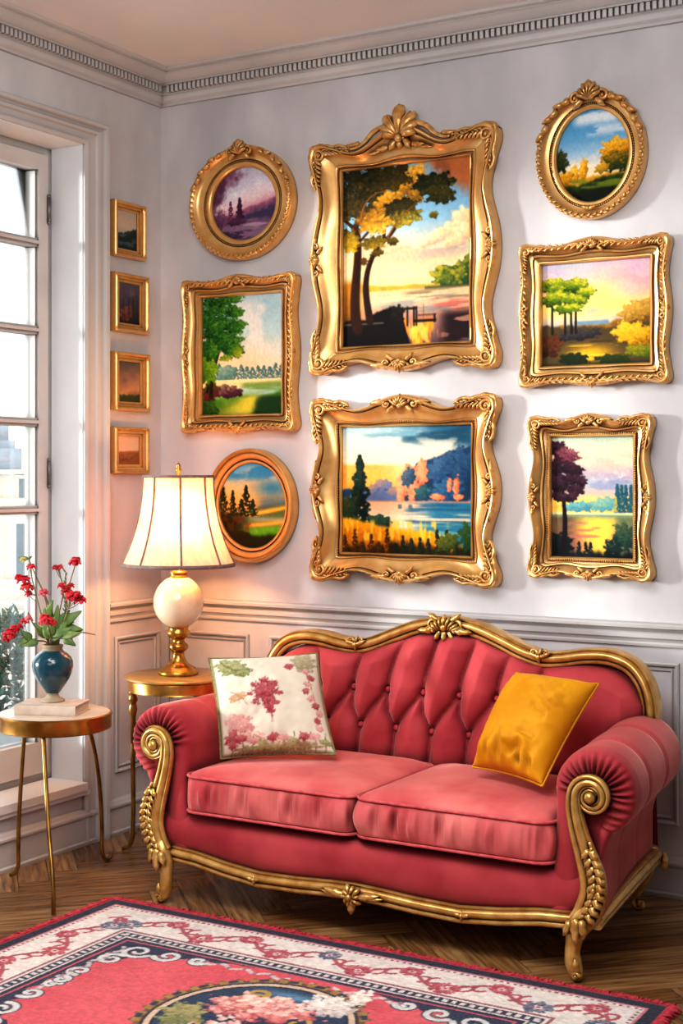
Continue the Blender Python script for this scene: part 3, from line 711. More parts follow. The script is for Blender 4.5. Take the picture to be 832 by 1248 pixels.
def art_G():
    s = Art(140, 128, 7)
    s.grad([(0, 'a8b4c4'), (.15, 'e0c0b8'), (.3, 'f4c07c'), (.42, 'ffdc6a'), (.52, 'f0c890'), (.6, 'a9a8b0')], .06)
    s.put(np.exp(-(((s.U - .95) / .45) ** 2 + ((s.V - .18) / .2) ** 2)), 'e8a0a4'); s.clouds('f0b4ac', .5, 1, .02, .34, 4, 7, .46, .15, .8, 2); s.clouds('b8a4bc', .0, 1, .0, .16, 3, 8, .5, .15, .6, 3)
    s.put(np.exp(-(((s.U - .5) / .22) ** 2 + ((s.V - .36) / .15) ** 2)), 'fff07a'); s.clouds('c890a0', .4, 1, .42, .54, 3, 16, .45, .15, .6, 4)
    s.hill([(.3, .62), (.6, .6), (.75, .56), (.85, .44), (1, .38)], '9c6a28', .03, 16, .015, 2, 3, '6a4a1c'); s.put(ss(s.V, .56, .58) * (1 - ss(s.V, .6, .62)) * (s.U > .3) * (s.U < .62), '6e8a9c')
    s.hill([(0, .6), (.3, .63), (.5, .63), (.7, .65), (1, .6)], '4a3c24', .03, 20, .015, 2, 4)
    s.foliage(.88, .5, .16, .1, 300, .02, ['4a3414', '8a6420', 'b88a34', 'd8a84a'], -.5, -.7); s.foliage(.85, .72, .18, .12, 360, .02, ['5a3c0c', 'a8720c', 'e0a41c', 'f4c034'], -.5, -.7); s.foliage(.92, .88, .14, .07, 140, .02, ['2a3c0c', '5a6a14', '9a8a1c'], -.5, -.7)
    s.foliage(.35, .7, .22, .05, 200, .018, ['16141c', '2a2630', '4a4238'], -.3, -.8); s.foliage(.08, .8, .12, .1, 180, .022, ['1c100c', '3a1e14', '6a3418'], .4, -.7)
    s.put(np.exp(-(((s.U - .46) / .24) ** 2 + ((s.V - .88) / .09) ** 2) * 1.5), 'e8a81c'); s.streaks('ffcf40', .25, .7, .8, .95, 5, 30, .5, .7, 5); s.rect(.45, .65, .765, .78, '3a3020')
    s.foliage(.3, .93, .12, .07, 140, .02, ['121c10', '22301a'], .2, -.8); s.foliage(.66, .95, .14, .05, 120, .02, ['182410', '2c3c18'], .2, -.8); s.put(ss(s.V, .95, 1.02), '141a10')
    for x in (.1, .22, .28, .32): s.stroke([(x, .68), (x - .004, .52), (x, .36)], .014, .01, '1c1810')
    g = ['16240c', '2a4010', '4a6a14', '8a961c', 'd0c030']
    for c in ((.1, .2, .12, .07), (.2, .26, .16, .07), (.32, .22, .13, .06), (.4, .3, .1, .05), (.12, .34, .14, .07), (.3, .36, .13, .06), (.25, .44, .12, .05)): s.foliage(*c, 190, .018, g, .2, -.9)
    s.grain(.06); return s
def art_H():
    s = Art(110, 152, 8)
    s.grad([(0, 'a3b8a8'), (.1, 'd6d2b0'), (.22, 'ecc8ac'), (.3, 'b8a4b0'), (.38, 'a8b0bc'), (.47, 'd0b0a0'), (.55, 'ffd058'), (.62, 'f8c050')], .07)
    s.clouds('f2b4a4', .2, 1, .16, .28, 3, 14, .45, .15, .8, 1); s.clouds('8c94b0', .3, 1, .28, .48, 3, 12, .45, .15, .8, 2); s.clouds('f4e0d0', .5, .9, .3, .36, 6, 16, .55, .08, .9, 3)
    s.foliage(.35, .58, .2, .05, 200, .014, ['2a6474', '4a8a94', '7ab0a8'], -.4, -.8); s.foliage(.65, .56, .16, .07, 200, .014, ['3a7a84', '5a9a9c', 'a0b890'], -.4, -.8)
    for x in (.8, .85, .9, .96): s.conifer(x, .63, .2 + .05 * s.r.random(), .04, '1c4c5c', '3a7c80', 130)
    s.conifer(.78, .62, .12, .02, 'a09a50', 'd0c070', 50)
    s.rect(0, 1, .628, .642, 'e0e0b0'); s.grad([(.64, '5a8a84'), (.68, 'c0a850'), (.76, 'f8b850'), (.88, 'e89058'), (1, 'b06a58')], .02, 0, ss(s.V, .64, .645))
    s.put(np.exp(-((s.U - .58) / .16) ** 2) * ss(s.V, .66, .7) * .9, 'ffcf4a'); s.put((1 - ss(s.U, .2, .45)) * ss(s.V, .64, .68) * .7, '3a2c30'); s.put(ss(s.U, .72, .85) * ss(s.V, .64, .68) * .7, '3a5a50')
    s.streaks('a8605c', .2, .6, .7, .9, 3, 40, .5, .7, 6)
    s.foliage(.9, .82, .14, .12, 240, .014, ['0c2420', '1c3c34', '4a5a3c'], -.4, -.8); s.foliage(.75, .92, .14, .08, 140, .014, ['0c2420', '16302c'], -.4, -.8)
    s.foliage(.1, .9, .2, .1, 200, .016, ['060c10', '101c20'], 0, -1); s.put(ss(s.V + .08 * s.noise(20, 3, 9), .96, 1.02), '0a1416')
    for x in (.34, .42, .48): s.conifer(x, 1.0, .13, .04, '08181a', '1c3034', 90)
    s.stroke([(.14, .95), (.17, .75), (.16, .6), (.14, .4)], .026, .014, '140c14')
    g = ['140c14', '1c1018', '2c1824', '4c2838']
    for c in ((.08, .1, .1, .07), (.17, .17, .13, .05), (.08, .25, .14, .1), (.26, .27, .14, .05), (.2, .36, .14, .06), (.36, .37, .08, .04), (.3, .44, .09, .05), (.08, .4, .12, .08), (.25, .5, .07, .04), (.1, .5, .1, .04)): s.foliage(*c, 240, .014, g, .2, -.6)
    s.foliage(.2, .15, .16, .06, 90, .012, ['4c2030', '7a3a48', '9a5a60'], .2, -.6)
    s.grain(.06); return s
def art_small(k):
    s = Art(64, 84 if k < 3 else 64, 20 + k)
    if k == 0:
        s.grad([(0, 'b8a79a'), (.4, 'c4b09c'), (.6, 'a8a090')], .1); s.hill([(0, .6), (.3, .58), (.6, .5), (1, .42)], '3c4a44', .05, 12, .02, 2, 1, '28342f'); s.hill([(0, .78), (1, .74)], '26383c', .02, 8, .03); s.streaks('5a6a64', 0, 1, .6, .9, 5, 12, .5, .7, 2)
    elif k == 1:
        s.grad([(0, '5a5460'), (.4, '4a4450'), (1, '2c2630')], .3); s.clouds('776a70', 0, 1, 0, .5, 3, 4, .45, .3, .7, 1); s.foliage(.4, .75, .35, .2, 200, .03, ['241c20', '4a2c2c', '8a4c38', '5a5a60'], -.3, -.6)
        for x in (.25, .5, .7): s.conifer(x, .85, .5, .06, '2c2c38', '4c4c5a', 90)
    elif k == 2:
        s.grad([(0, '5c5450'), (.4, '8a6a58'), (.75, 'c08a64'), (1, '5a4a34')], .25, .2); s.clouds('d09a78', .1, 1, .3, .8, 3, 4, .45, .3, .8, 1); s.clouds('4a4444', 0, .6, 0, .5, 3, 4, .5, .3, .8, 3); s.hill([(0, .84), (1, .8)], '3c4028', .04, 12, .03)
    else:
        s.grad([(0, 'e0b896'), (.5, 'e6c4a2')], .05); s.hill([(0, .55), (.5, .53), (1, .5)], 'c07c44', .02, 8, .03, 2, 1, '9a5c34'); s.foliage(.4, .75, .4, .12, 140, .03, ['5a3830', '8a5840', 'b87c50'], 0, -.8)
    s.grain(.08); return s

def smooth_path(pts, n=80):
    P = np.array(pts, float); t = np.concatenate([[0], np.cumsum(np.linalg.norm(np.diff(P, axis=0), axis=1))]); t /= t[-1]
    # cubic Hermite (Catmull-Rom) on uneven knots
    Tn = np.gradient(P, t, axis=0); tt = np.linspace(0, 1, n); out = []
    for q in tt:
        i = min(max(np.searchsorted(t, q) - 1, 0), len(t) - 2); h = t[i + 1] - t[i]; s = (q - t[i]) / h
        out.append((2*s**3-3*s**2+1)*P[i] + (s**3-2*s**2+s)*h*Tn[i] + (-2*s**3+3*s**2)*P[i+1] + (s**3-s**2)*h*Tn[i+1])
    return np.array(out)

NB = V3(0, -1, 0)            # outward from the back wall, in the picture's own frame
EX, EZ = V3(1, 0, 0), V3(0, 0, 1)

def canvas_rect(root, w, h, art, d=.012):
    nx, ny = max(8, int(art.w * .95)), max(8, int(art.h * .95))
    u, v = np.meshgrid(np.linspace(0, 1, nx), np.linspace(0, 1, ny))
    P = np.stack([(u - .5) * w, np.full_like(u, -d), (.5 - v) * h], -1)
    m = MB(); m.grid(P); o = m.build('canvas', M['canvas'], root); set_cols(o, art.sample(u, v).reshape(-1, 3)); return o
def canvas_oval(root, w, h, art, d=.012):
    nr, na = 60, 200
    P = []; C = []
    for i in range(nr):
        r = i / (nr - 1)
        a = np.arange(na) * 2 * PI / na
        P.append(np.stack([np.cos(a) * r * w / 2, np.full(na, -d), np.sin(a) * r * h / 2], -1)); C.append(art.sample(.5 + .5 * np.cos(a) * r, .5 - .5 * np.sin(a) * r))
    m = MB(); m.grid(np.array(P), closed_v=True); o = m.build('canvas', M['canvas'], root); set_cols(o, np.array(C).reshape(-1, 3)); return o

PROF_BIG = [(0, .012), (0, .02), (.05, .026), (.085, .024), (.1, .017), (.14, .017), (.17, .026), (.21, .028), (.24, .024), (.3, .026), (.5, .034), (.62, .044), (.70, .051), (.755, .055), (.775, .050), (.80, .050), (.825, .060), (.87, .068), (.92, .069), (.965, .062), (1.0, .046), (.985, .0)]
PROF_FLAT = [(0, .012), (0, .02), (.08, .028), (.14, .028), (.17, .02), (.34, .024), (.38, .034), (.46, .036), (.5, .03), (.62, .034), (.74, .046), (.84, .056), (.92, .058), (.98, .05), (1.0, .036), (.985, .0)]
PROF_SMALL = [(0, .008), (0, .012), (.1, .014), (.3, .014), (.34, .02), (.5, .022), (.6, .022), (.68, .03), (.84, .033), (.95, .03), (1.0, .022), (1.0, .0)]
def frame_rect(root, ow, oh, iw, ih, prof, wave=0.0, ear=0.0, crest=0.0, ns=64, mat_=None, soft=.012):
    m = MB()
    G = []
    sides = (((-1, -1), (1, -1)), ((1, -1), (1, 1)), ((1, 1), (-1, 1)), ((-1, 1), (-1, -1)))
    for k, (a, b) in enumerate(sides):
        nx, nz = ((0, -1), (1, 0), (0, 1), (-1, 0))[k]
        for i in range(ns):
            u = i / ns
            q = (u - .5) * 2
            ci = [(a[0] + (b[0] - a[0]) * u) * iw / 2, (a[1] + (b[1] - a[1]) * u) * ih / 2]
            co = [(a[0] + (b[0] - a[0]) * u) * ow / 2, (a[1] + (b[1] - a[1]) * u) * oh / 2]
            w = -wave * math.sin(2 * PI * u) ** 2 * (1 - .25 * math.cos(4 * PI * u))
            # rounded outer corner
            e = max(0, abs(q) - .93) / .07
            w -= soft * e * e
            if ear: w += ear * math.exp(-((abs(q) - .88) / .07) ** 2)
            if crest and k == 2:
                w += crest * math.exp(-(q / .30) ** 2) - crest * .12 * math.exp(-((abs(q) - .5) / .16) ** 2)
            co[0] += nx * w; co[1] += nz * w
            ring = []
            for t, d in prof:
                tt = t
                ring.append((ci[0] + (co[0] - ci[0]) * tt, -d, ci[1] + (co[1] - ci[1]) * tt))
            G.append(ring)
    m.grid(np.array(G), closed_u=True)
    # back sheet behind the canvas
    m.add([(-iw / 2 - .005, -.006, -ih / 2 - .005), (iw / 2 + .005, -.006, -ih / 2 - .005), (iw / 2 + .005, -.006, ih / 2 + .005), (-iw / 2 - .005, -.006, ih / 2 + .005)], [(0, 1, 2, 3)])
    return fix_normals(m.build('frame', mat_ or M['gold'], root, angle=50))
def frame_oval(root, ow, oh, iw, ih, prof, mat_=None, na=120):
    m = MB(); a = np.arange(na) * 2 * PI / na; G = []
    for k in range(na):
        c, s = math.cos(a[k]), math.sin(a[k])
        G.append([((iw + (ow - iw) * t) / 2 * c, -d, (ih + (oh - ih) * t) / 2 * s) for t, d in prof])
    m.grid(np.array(G), closed_u=True)
    return fix_normals(m.build('frame', mat_ or M['gold'], root, angle=50))
def beads_rect(root, w, h, d, r, pitch):
    m = MB()
    for (x0, z0, x1, z1) in ((-w/2, -h/2, w/2, -h/2), (w/2, -h/2, w/2, h/2), (w/2, h/2, -w/2, h/2), (-w/2, h/2, -w/2, -h/2)):
        n = int(math.hypot(x1 - x0, z1 - z0) / pitch)
        for i in range(n):
            t = i / n; m.ball((x0 + (x1 - x0) * t, -d, z0 + (z1 - z0) * t), r, 6, 4)
    m.build('beading', M['goldorn'], root)
def beads_oval(root, w, h, d, r, n, a0=0, a1=2 * PI, leafy=False, name='beading'):
    m = MB()
    for i in range(n):
        a = a0 + (a1 - a0) * i / n
        c = V3(math.cos(a) * w / 2, -d, math.sin(a) * h / 2)
        if leafy:
            t = V3(-math.sin(a), 0, math.cos(a)); m.leaf(c - t * r, t + .5 * V3(math.cos(a), 0, math.sin(a)) * (1 if i % 2 else -1), NB, r * 2.9, r * 1.7, r * .8, .3, 0, nl=6, nw=6)
        else: m.ball(c, r, 6, 4)
    m.build(name, M['goldorn'], root)

def corner_orn(root, cx, cz, sx, sz, S, d):
    """carved corner: a rounded rim scroll around the corner, an eye, and leaf strips along both sides; sx, sz point outwards"""
    m = MB(); c = V3(cx, -d, cz); ex, ez = EX * sx, EZ * sz
    at = lambda a, b: c + ex * a * S + ez * b * S
    rim = smooth_path([at(-1.2, .02), at(-.95, .11), at(-.7, .08), at(-.42, .14), at(-.1, .17), at(.1, .1), at(.17, -.1), at(.14, -.42), at(.08, -.7), at(.11, -.95), at(.02, -1.2)], 70)
    t = np.linspace(-1, 1, 70)
    m.tube(rim, S * .085 * (1 - .45 * np.abs(t)) * (1 + .25 * np.cos(t * 13) ** 2), 9)
    m.ball(at(-1.2, .0), S * .07, 8, 6); m.ball(at(.0, -1.2), S * .07, 8, 6)
    m.scroll(at(-.16, -.16), ex, ez, NB, S * .19, 1.5, S * .06, PI / 4, 1, tail=at(-.5, .02)); m.scroll(at(-.16, -.16), ez, ex, NB, S * .19, .5, S * .05, PI / 4, 1, tail=at(.02, -.5))
    for p, q in ((ex, ez), (ez, ex)):
        for k in range(6):
            b = c - p * S * (.26 + .16 * k) - q * S * (.03 + .012 * k)
            L = S * (.34 - .026 * k)
            m.leaf(b, -p - q * .75, NB, L, L * .48, S * .075, .25, 2, nl=8, nw=7)
            m.leaf(b + q * S * .03, -p + q * .35, NB, L * .8, L * .42, S * .07, -.2, 2, nl=7, nw=6)
            m.ball(b + NB * S * .05, S * .045, 6, 4)
        m.scroll(c - p * S * 1.2 - q * S * .1, -p, q, NB, S * .09, 1.1, S * .035, PI * .2, 1)
    return m.build('corner_ornament', M['goldorn'], root)
def edge_orn(root, cx, cz, out, S, d):
    """shell with side scrolls on the middle of an edge; out = outward direction in plane"""
    m = MB(); c = V3(cx, -d, cz); q = np.asarray(out, float); p = np.cross(NB, q)
    for k in range(-3, 4):
        a = k * .36
        m.leaf(c - q * S * .14, q * math.cos(a) + p * math.sin(a), NB, S * (.42 - .03 * abs(k)), S * .19, S * .09, 0, 0, lift=S * .05, nl=9, nw=7, spoon=True)
    for sg in (1, -1):
        m.scroll(c + p * sg * S * .48 - q * S * .04, p * sg, q, NB, S * .17, 1.25, S * .055, PI * .85, -1, tail=c - q * S * .16)
        m.leaf(c + p * sg * S * .5, p * sg + q * .1, NB, S * .62, S * .22, S * .09, .2 * sg, 3)
        m.leaf(c + p * sg * S * .2 - q * S * .1, p * sg - q * .7, NB, S * .4, S * .17, S * .08, .2 * sg, 2)
    m.ball(c - q * S * .1 + NB * S * .06, S * .11, 8, 6)
    return m.build('edge_ornament', M['goldorn'], root)
def crest_orn(root, cx, cz, S, d):
    m = MB(); c = V3(cx, -d, cz)
    for a, L, W in ((-1.12, .46, .2), (1.12, .46, .2), (-.78, .6, .24), (.78, .6, .24), (-.42, .72, .27), (.42, .72, .27), (0, .82, .34)):
        dr = EZ * math.cos(a) + EX * math.sin(a)
        m.leaf(c - EZ * S * .14 + EX * S * .04 * np.sign(a), dr, NB, S * L, S * W * 1.5, S * .1, .25 * np.sign(-a), 0, lift=S * .07, nl=14, nw=10, spoon=True)
        m.leaf(c - EZ * S * .04 + NB * S * .07, dr, NB, S * L * .85, S * W * .3, S * .07, .25 * np.sign(-a), 0, lift=S * .06, nl=10, nw=6, spoon=True)
    for sg in (1, -1):
        arc = smooth_path([c + EX * sg * S * x + EZ * S * z + NB * S * .06 for x, z in ((.08, -.2), (.2, .02), (.42, .16), (.7, .08), (.95, -.14), (1.2, -.26), (1.36, -.27))], 40)
        m.tube(arc, S * np.interp(np.linspace(0, 1, 40), [0, .5, 1], [.05, .07, .045]), 8)
        m.scroll(c + EX * sg * S * 1.42 - EZ * S * .22, EX * sg, EZ, NB, S * .1, 1.2, S * .04, -PI * .5, 1)
        m.leaf(c + EX * sg * S * 1.1 - EZ * S * .15, EX * sg - EZ * .2, NB, S * .4, S * .16, S * .07, .2 * sg, 2)
        m.leaf(c + EX * sg * S * .1 - EZ * S * .16, EX * sg * .5 - EZ * .7, NB, S * .34, S * .18, S * .08, 0, 2)
        m.leaf(c + EX * sg * S * .3 - EZ * S * .32, EX * sg - EZ * .25, NB, S * .4, S * .14, S * .06, .2 * sg, 3)
        m.leaf(c + EX * sg * S * .55 - EZ * S * .4, EX * sg - EZ * .3, NB, S * .35, S * .08, S * .05, .2 * sg, 3)
    m.ball(c - EZ * S * .16 + NB * S * .1, S * .11, 9, 7)
    m.leaf(c - EZ * S * .16, -EZ, NB, S * .26, S * .2, S * .09, 0, 2)
    return m.build('crest', M['goldorn'], root)

ARTG = 'gilt framed landscapes on the back wall'
def ornate(label, cx, cz, ow, oh, iw, ih, art, style):
    t = thing('framed_painting', label, 'painting', (cx, -.001, cz), ARTG)
    t['_w'] = [0.0, 0.0, 0.0]
    canvas_rect(t, iw + .006, ih + .006, art)
    if style == 'grand':      # big scalloped frames
        frame_rect(t, ow, oh, iw, ih, PROF_BIG, .030, .006, .046 if oh > .8 else 0.012, 96)
        S = .112
        for sx in (-1, 1):
            for sz in (-1, 1): corner_orn(t, sx * (ow / 2 - .022), sz * (oh / 2 - .022), sx, sz, S, .054)
            edge_orn(t, sx * (ow / 2 - .022), 0, (sx, 0, 0), .1, .054)
        edge_orn(t, 0, -oh / 2 + .024, (0, 0, -1), .115, .054)
        if oh > .8: crest_orn(t, 0, oh / 2 + .01, .15, .05)
        else: edge_orn(t, 0, oh / 2 - .018, (0, 0, 1), .115, .054)
        if oh < .8: beads_rect(t, iw + .036, ih + .036, .021, .0042, .0095)
    elif style == 'medium':
        frame_rect(t, ow, oh, iw, ih, PROF_FLAT, .016, .004, .008, 64)
        for sx in (-1, 1):
            for sz in (-1, 1): corner_orn(t, sx * (ow / 2 - .018), sz * (oh / 2 - .018), sx, sz, .08, .048)
            edge_orn(t, sx * (ow / 2 - .016), 0, (sx, 0, 0), .072, .048)
        for sz in (-1, 1): edge_orn(t, 0, sz * (oh / 2 - .016), (0, 0, sz), .08, .048)
        beads_rect(t, iw + .022, ih + .022, .027, .0034, .0078)
    elif style == 'leafy':
        frame_rect(t, ow, oh, iw, ih, PROF_FLAT, .010, .003, .01, 64)
        for sx in (-1, 1):
            for sz in (-1, 1): corner_orn(t, sx * (ow / 2 - .016), sz * (oh / 2 - .016), sx, sz, .07, .046)
            edge_orn(t, sx * (ow / 2 - .014), 0, (sx, 0, 0), .065, .046)
        for sz in (-1, 1): edge_orn(t, 0, sz * (oh / 2 - .014), (0, 0, sz), .085, .046)
        rr = random.Random(int(cx * 100))
        for (x0, z0, x1, z1) in ((-1, -1, 1, -1), (1, -1, 1, 1), (1, 1, -1, 1), (-1, 1, -1, -1)):
            L = ow if z0 == z1 else oh; n = int(L / .0125); m = MB()
            for i in range(4, n - 3):
                u = i / n; q = V3(x0 + (x1 - x0) * u, 0, z0 + (z1 - z0) * u)
                p = V3(q[0] * (ow / 2 - .018), -.05, q[2] * (oh / 2 - .018))
                dr = V3(x1 - x0, 0, z1 - z0) / 2; nn = V3(q[0] if abs(x1 - x0) < .1 else 0, 0, q[2] if abs(z1 - z0) < .1 else 0)
                m.leaf(p, dr + nn * (.6 if i % 2 else -.6), NB, .022, .011, .005, .2, 0, nl=6, nw=6)
                m.ball(p, .0058, 6, 4)
            m.build('leaf_border', M['goldorn'], t)
    return t
PROF_OVAL = [(0, .012), (0, .022), (.08, .03), (.16, .032), (.24, .03), (.27, .022), (.33, .022), (.38, .03), (.6, .033), (.72, .04), (.8, .052), (.88, .056), (.95, .052), (1, .04), (.97, 0)]
def oval(label, cx, cz, ow, oh, iw, ih, art, style):
    t = thing('framed_painting', label, 'painting', (cx, -.001, cz), ARTG); t['_w'] = [0.0, 0.0, 0.0]
    canvas_oval(t, iw + .006, ih + .006, art)
    if style == 'plain':
        frame_oval(t, ow, oh, iw, ih, [(0, .012), (0, .02), (.1, .026), (.2, .026), (.26, .02), (.34, .03), (.62, .036), (.7, .034), (.74, .044), (.84, .05), (.94, .046), (1, .034), (.97, 0)])
        return t
    frame_oval(t, ow, oh, iw, ih, PROF_OVAL)
    beads_oval(t, iw + .3 * (ow - iw), ih + .3 * (oh - ih), .026, .0035, int(150 * iw / .3))
    g = .89
    beads_oval(t, iw + g * (ow - iw), ih + g * (oh - ih), .051, .0064, int(104 * ow / .45), PI * .62, PI * 2.38, True, 'leaf_border')
    S = .1 if style == 'round' else .115
    m = MB(); top = V3(0, -.05, oh / 2 - .02)
    for k in range(-3, 4):
        a = k * .38; m.leaf(top - EZ * .015, EZ * math.cos(a) + EX * math.sin(a), NB, S * (.58 - .05 * abs(k)), S * .22, S * .12, 0, 0, lift=.008, spoon=True)
    m.ball(top + EZ * S * .2 + NB * .008, (S * .16, S * .13, S * .22), 9, 7)
    for sg in (1, -1):
        m.scroll(top + EX * sg * S * .42 - EZ * S * .06, EX * sg, EZ, NB, S * .17, 1.3, S * .06, PI * .85, -1, tail=top - EZ * S * .15)
        for j in range(6):
            a = PI / 2 - sg * (.38 + .15 * j)
            c = V3(math.cos(a) * (ow / 2 - .012), -.05, math.sin(a) * (oh / 2 - .012)); tn = V3(math.sin(a), 0, -math.cos(a)) * sg
            m.leaf(c, tn + V3(math.cos(a), 0, math.sin(a)) * (.2 if j % 2 else -.25), NB, S * .36, S * .2, S * .1, .2 * sg, 0)
        m.leaf(top + EX * sg * S * .2 - EZ * S * .1, EX * sg * .7 - EZ * .7, NB, S * .4, S * .2, S * .1, 0, 2)
    m.build('crest', M['goldorn'], t)
    if style == 'oval':
        m = MB(); bt = V3(0, -.045, -oh / 2 + .035)
        for sg in (1, -1): m.leaf(bt, EX * sg + EZ * .2, NB, .03, .014, .006, .2 * sg, 2)
        m.ball(bt, .006, 6, 4); m.build('bottom_ornament', M['goldorn'], t)
    return t

ornate('largest gilt frame with a shell crest, golden sunset lake with tall trees and jetty', 1.128, 2.199, .765, .855, .52, .655, art_A(), 'grand')
ornate('wide scalloped gilt frame with blue lake, dark conifer and orange cliffs', 1.13, 1.338, .76, .675, .53, .465, art_B(), 'grand')
ornate('upright leafy gilt frame with a big green tree and pale sky, between two round paintings', .407, 1.863, .535, .605, .375, .462, art_C(), 'leafy')
oval('round gilt frame with crest around a small purple dusk landscape', .42, 2.452, .48, .445, .30, .282, art_D(), 'round')
oval('plain smooth oval gilt frame with blue sky and firs, partly behind the lampshade', .458, 1.275, .414, .445, .31, .33, art_E(), 'plain')
oval('upright oval gilt frame with crest, blue sky over golden trees, top right', 1.848, 2.476, .385, .436, .257, .313, art_F(), 'oval')
ornate('nearly square gilt frame with flat-topped trees under a yellow and pink sky', 1.857, 1.942, .533, .493, .383, .348, art_G(), 'leafy')
ornate('small upright gilt frame with a dark purple tree before a glowing sunset lake', 1.845, 1.318, .44, .555, .29, .408, art_H(), 'medium')

SM = [(-.228, 2.351, .195, .216, 'topmost small wooden-gilt frame beside the window, pale sky over dark green hills'),
      (-.216, 2.066, .208, .229, 'second small gilt frame down beside the window, very dark painting'),
      (-.214, 1.759, .215, .228, 'third small gilt frame down beside the window, brown and peach cloud painting'),
      (-.218, 1.490, .213, .182, 'lowest small gilt frame beside the window, peach sky over an orange field')]
for k, (y, z, w, h, lb) in enumerate(SM):
    t = thing('small_framed_painting', lb, 'painting', (.001, y, z), 'small pictures in a column beside the window', PI / 2)
    iw, ih = w * .6, h * (.69 if k < 3 else .6)
    canvas_rect(t, iw + .004, ih + .004, art_small(k), .008)
    frame_rect(t, w, h, iw, ih, PROF_SMALL, 0, 0, 0, 12, soft=0)
    if k == 3: beads_rect(t, w - .016, h - .016, .032, .003, .0075)

# ------------------------------------------------------------------ sofa
SX = 1.42
sofa = thing('rococo_sofa', 'rose pink velvet two-seat sofa with carved gold frame and buttoned back', 'sofa', (SX, -.55, 0))
def X(x): return SX + x
def apron_z(x):     # centre line of the front rail (x relative to the sofa centre)
    a = abs(x) / .70
    return float(np.interp(a, [0, .12, .3, .5, .68, .85, 1.0, 1.1], [.137, .134, .126, .122, .134, .152, .158, .15]))
# upholstered base
m = MB(); G = []
for x in np.linspace(-.735, .735, 61):
    zb = apron_z(x) + .008
    bul = .012 * math.cos(x / .735 * PI / 2)
    yb = -.874 - bul
    pr = [(-.18, zb), (-.18, .30), (-.5, .303), (-.80, .303), (-.845, .300), (yb + .006, .286), (yb - .006, .265), (yb - .01, .23), (yb - .006, .195), (yb + .004, zb + .008), (yb + .02, zb)]
    G.append([(X(x * (1 - .088 * min(1, max(0, (y + .87) / .62)))), y, z) for y, z in pr])
m.grid(np.array(G), closed_v=True)
nv = 11
m.f.append(tuple(range(nv))); m.f.append(tuple(60 * nv + k for k in reversed(range(nv))))
fix_normals(m.build('seat_base', M['velvet'], sofa))

# arms: rolled tops, sections swept front to back
AX, AZ, AR = .752, .515, .118
def arm_section():
    """outline of the arm in (x outward, z), starting bottom inside going up over the roll"""
    pts = []
    for z in np.linspace(.17, AZ - .02, 14):
        t = (z - .17) / (AZ - .19)
        pts.append((-.116 - .03 * (1 - t) ** 3, z))
    for a in np.linspace(PI * 1.0, -PI * .36, 90):
        pts.append((AR * math.cos(a), AZ + AR * math.sin(a)))
    x0, z0 = AR * math.cos(-PI * .36), AZ + AR * math.sin(-PI * .36)
    for t in np.linspace(0, 1, 12)[1:]:
        pts.append((x0 + (.022 - x0) * min(1, t * 3.0) ** .8, z0 + (.17 - z0) * t))
    return np.array(pts)
def build_arm(sg):
    m = MB(); S = arm_section(); n = len(S)
    c = np.array([.0, AZ]); G = []
    up = np.clip((S[:, 1] - .36) / .1, 0, 1)              # 1 on the roll, 0 low down
    ang = np.arctan2(S[:, 1] - AZ, S[:, 0])
    wob = .5 * np.sin(ang * 7 + 1) + .4 * np.sin(ang * 11)
    def ring(y, k, pleat=0.0, tz=0.0):
        P = S.copy()
        P[:, 0] = np.where(up > 0, P[:, 0] * (k * up + (1 - up) * max(k, .0)), P[:, 0] * k)
        P[:, 1] = np.where(S[:, 1] > AZ - .02, AZ + (S[:, 1] - AZ) * k, S[:, 1])
        lowz = (S[:, 1] <= AZ - .02)
        P[:, 1] = np.where(lowz, AZ - .02 * k + (S[:, 1] - (AZ - .02)) , P[:, 1])
        P[:, 1] = np.maximum(P[:, 1], .165)
        tap = -.062 * np.clip((y + .87) / .62, 0, 1)
        yy = y + pleat * (np.cos(ang * 30 + wob) + .3 * np.cos(ang * 17)) * up
        return np.stack([X(0) + sg * (AX + tap + P[:, 0]), yy * np.ones(n), P[:, 1] + tz], 1)
    for y, k, pl in ((-.868, .30, .0), (-.877, .42, .0055), (-.881, .58, .0075), (-.881, .74, .0075), (-.877, .86, .0055), (-.868, .95, .0028), (-.852, .992, .0008), (-.83, 1.003, 0)):
        G.append(ring(y, k, pl))
    for y in np.linspace(-.82, -.27, 40):
        k = 1.0
        for ysx in (-.69, -.47): k -= .06 * math.exp(-((y - ysx) / .010) ** 2)
        k += .02 * abs(math.sin((y + .69) / .22 * PI))
        G.append(ring(y, k, 0, (y + .82) * .012))
    for y, k in ((-.25, .97), (-.238, .88), (-.23, .7), (-.227, .35)): G.append(ring(y, k, 0, .007))
    m.grid(np.array(G)); nn = len(G)
    m.f.append(tuple(range(n))); m.f.append(tuple((nn - 1) * n + i for i in range(n)))
    return fix_normals(m.build('arm', M['velvet'], sofa))
for sg in (-1, 1): build_arm(sg)

# backrest: tufted surface under a serpentine top
YB = -.30
def back_top(x):
    a = abs(x)
    return float(np.interp(a, [0, .06, .12, .2, .28, .34, .4, .48, .55, .6, .645, .68, .705, .72], [.868, .862, .847, .82, .79, .777, .777, .786, .786, .775, .752, .715, .67, .61]))
xs_ = np.linspace(-.72, .72, 145)
_top = np.array([back_top(x) for x in xs_]); _top = np.convolve(np.pad(_top, 4, mode='edge'), np.ones(9) / 9, 'valid')
def btop(x): return np.interp(x, xs_, _top)
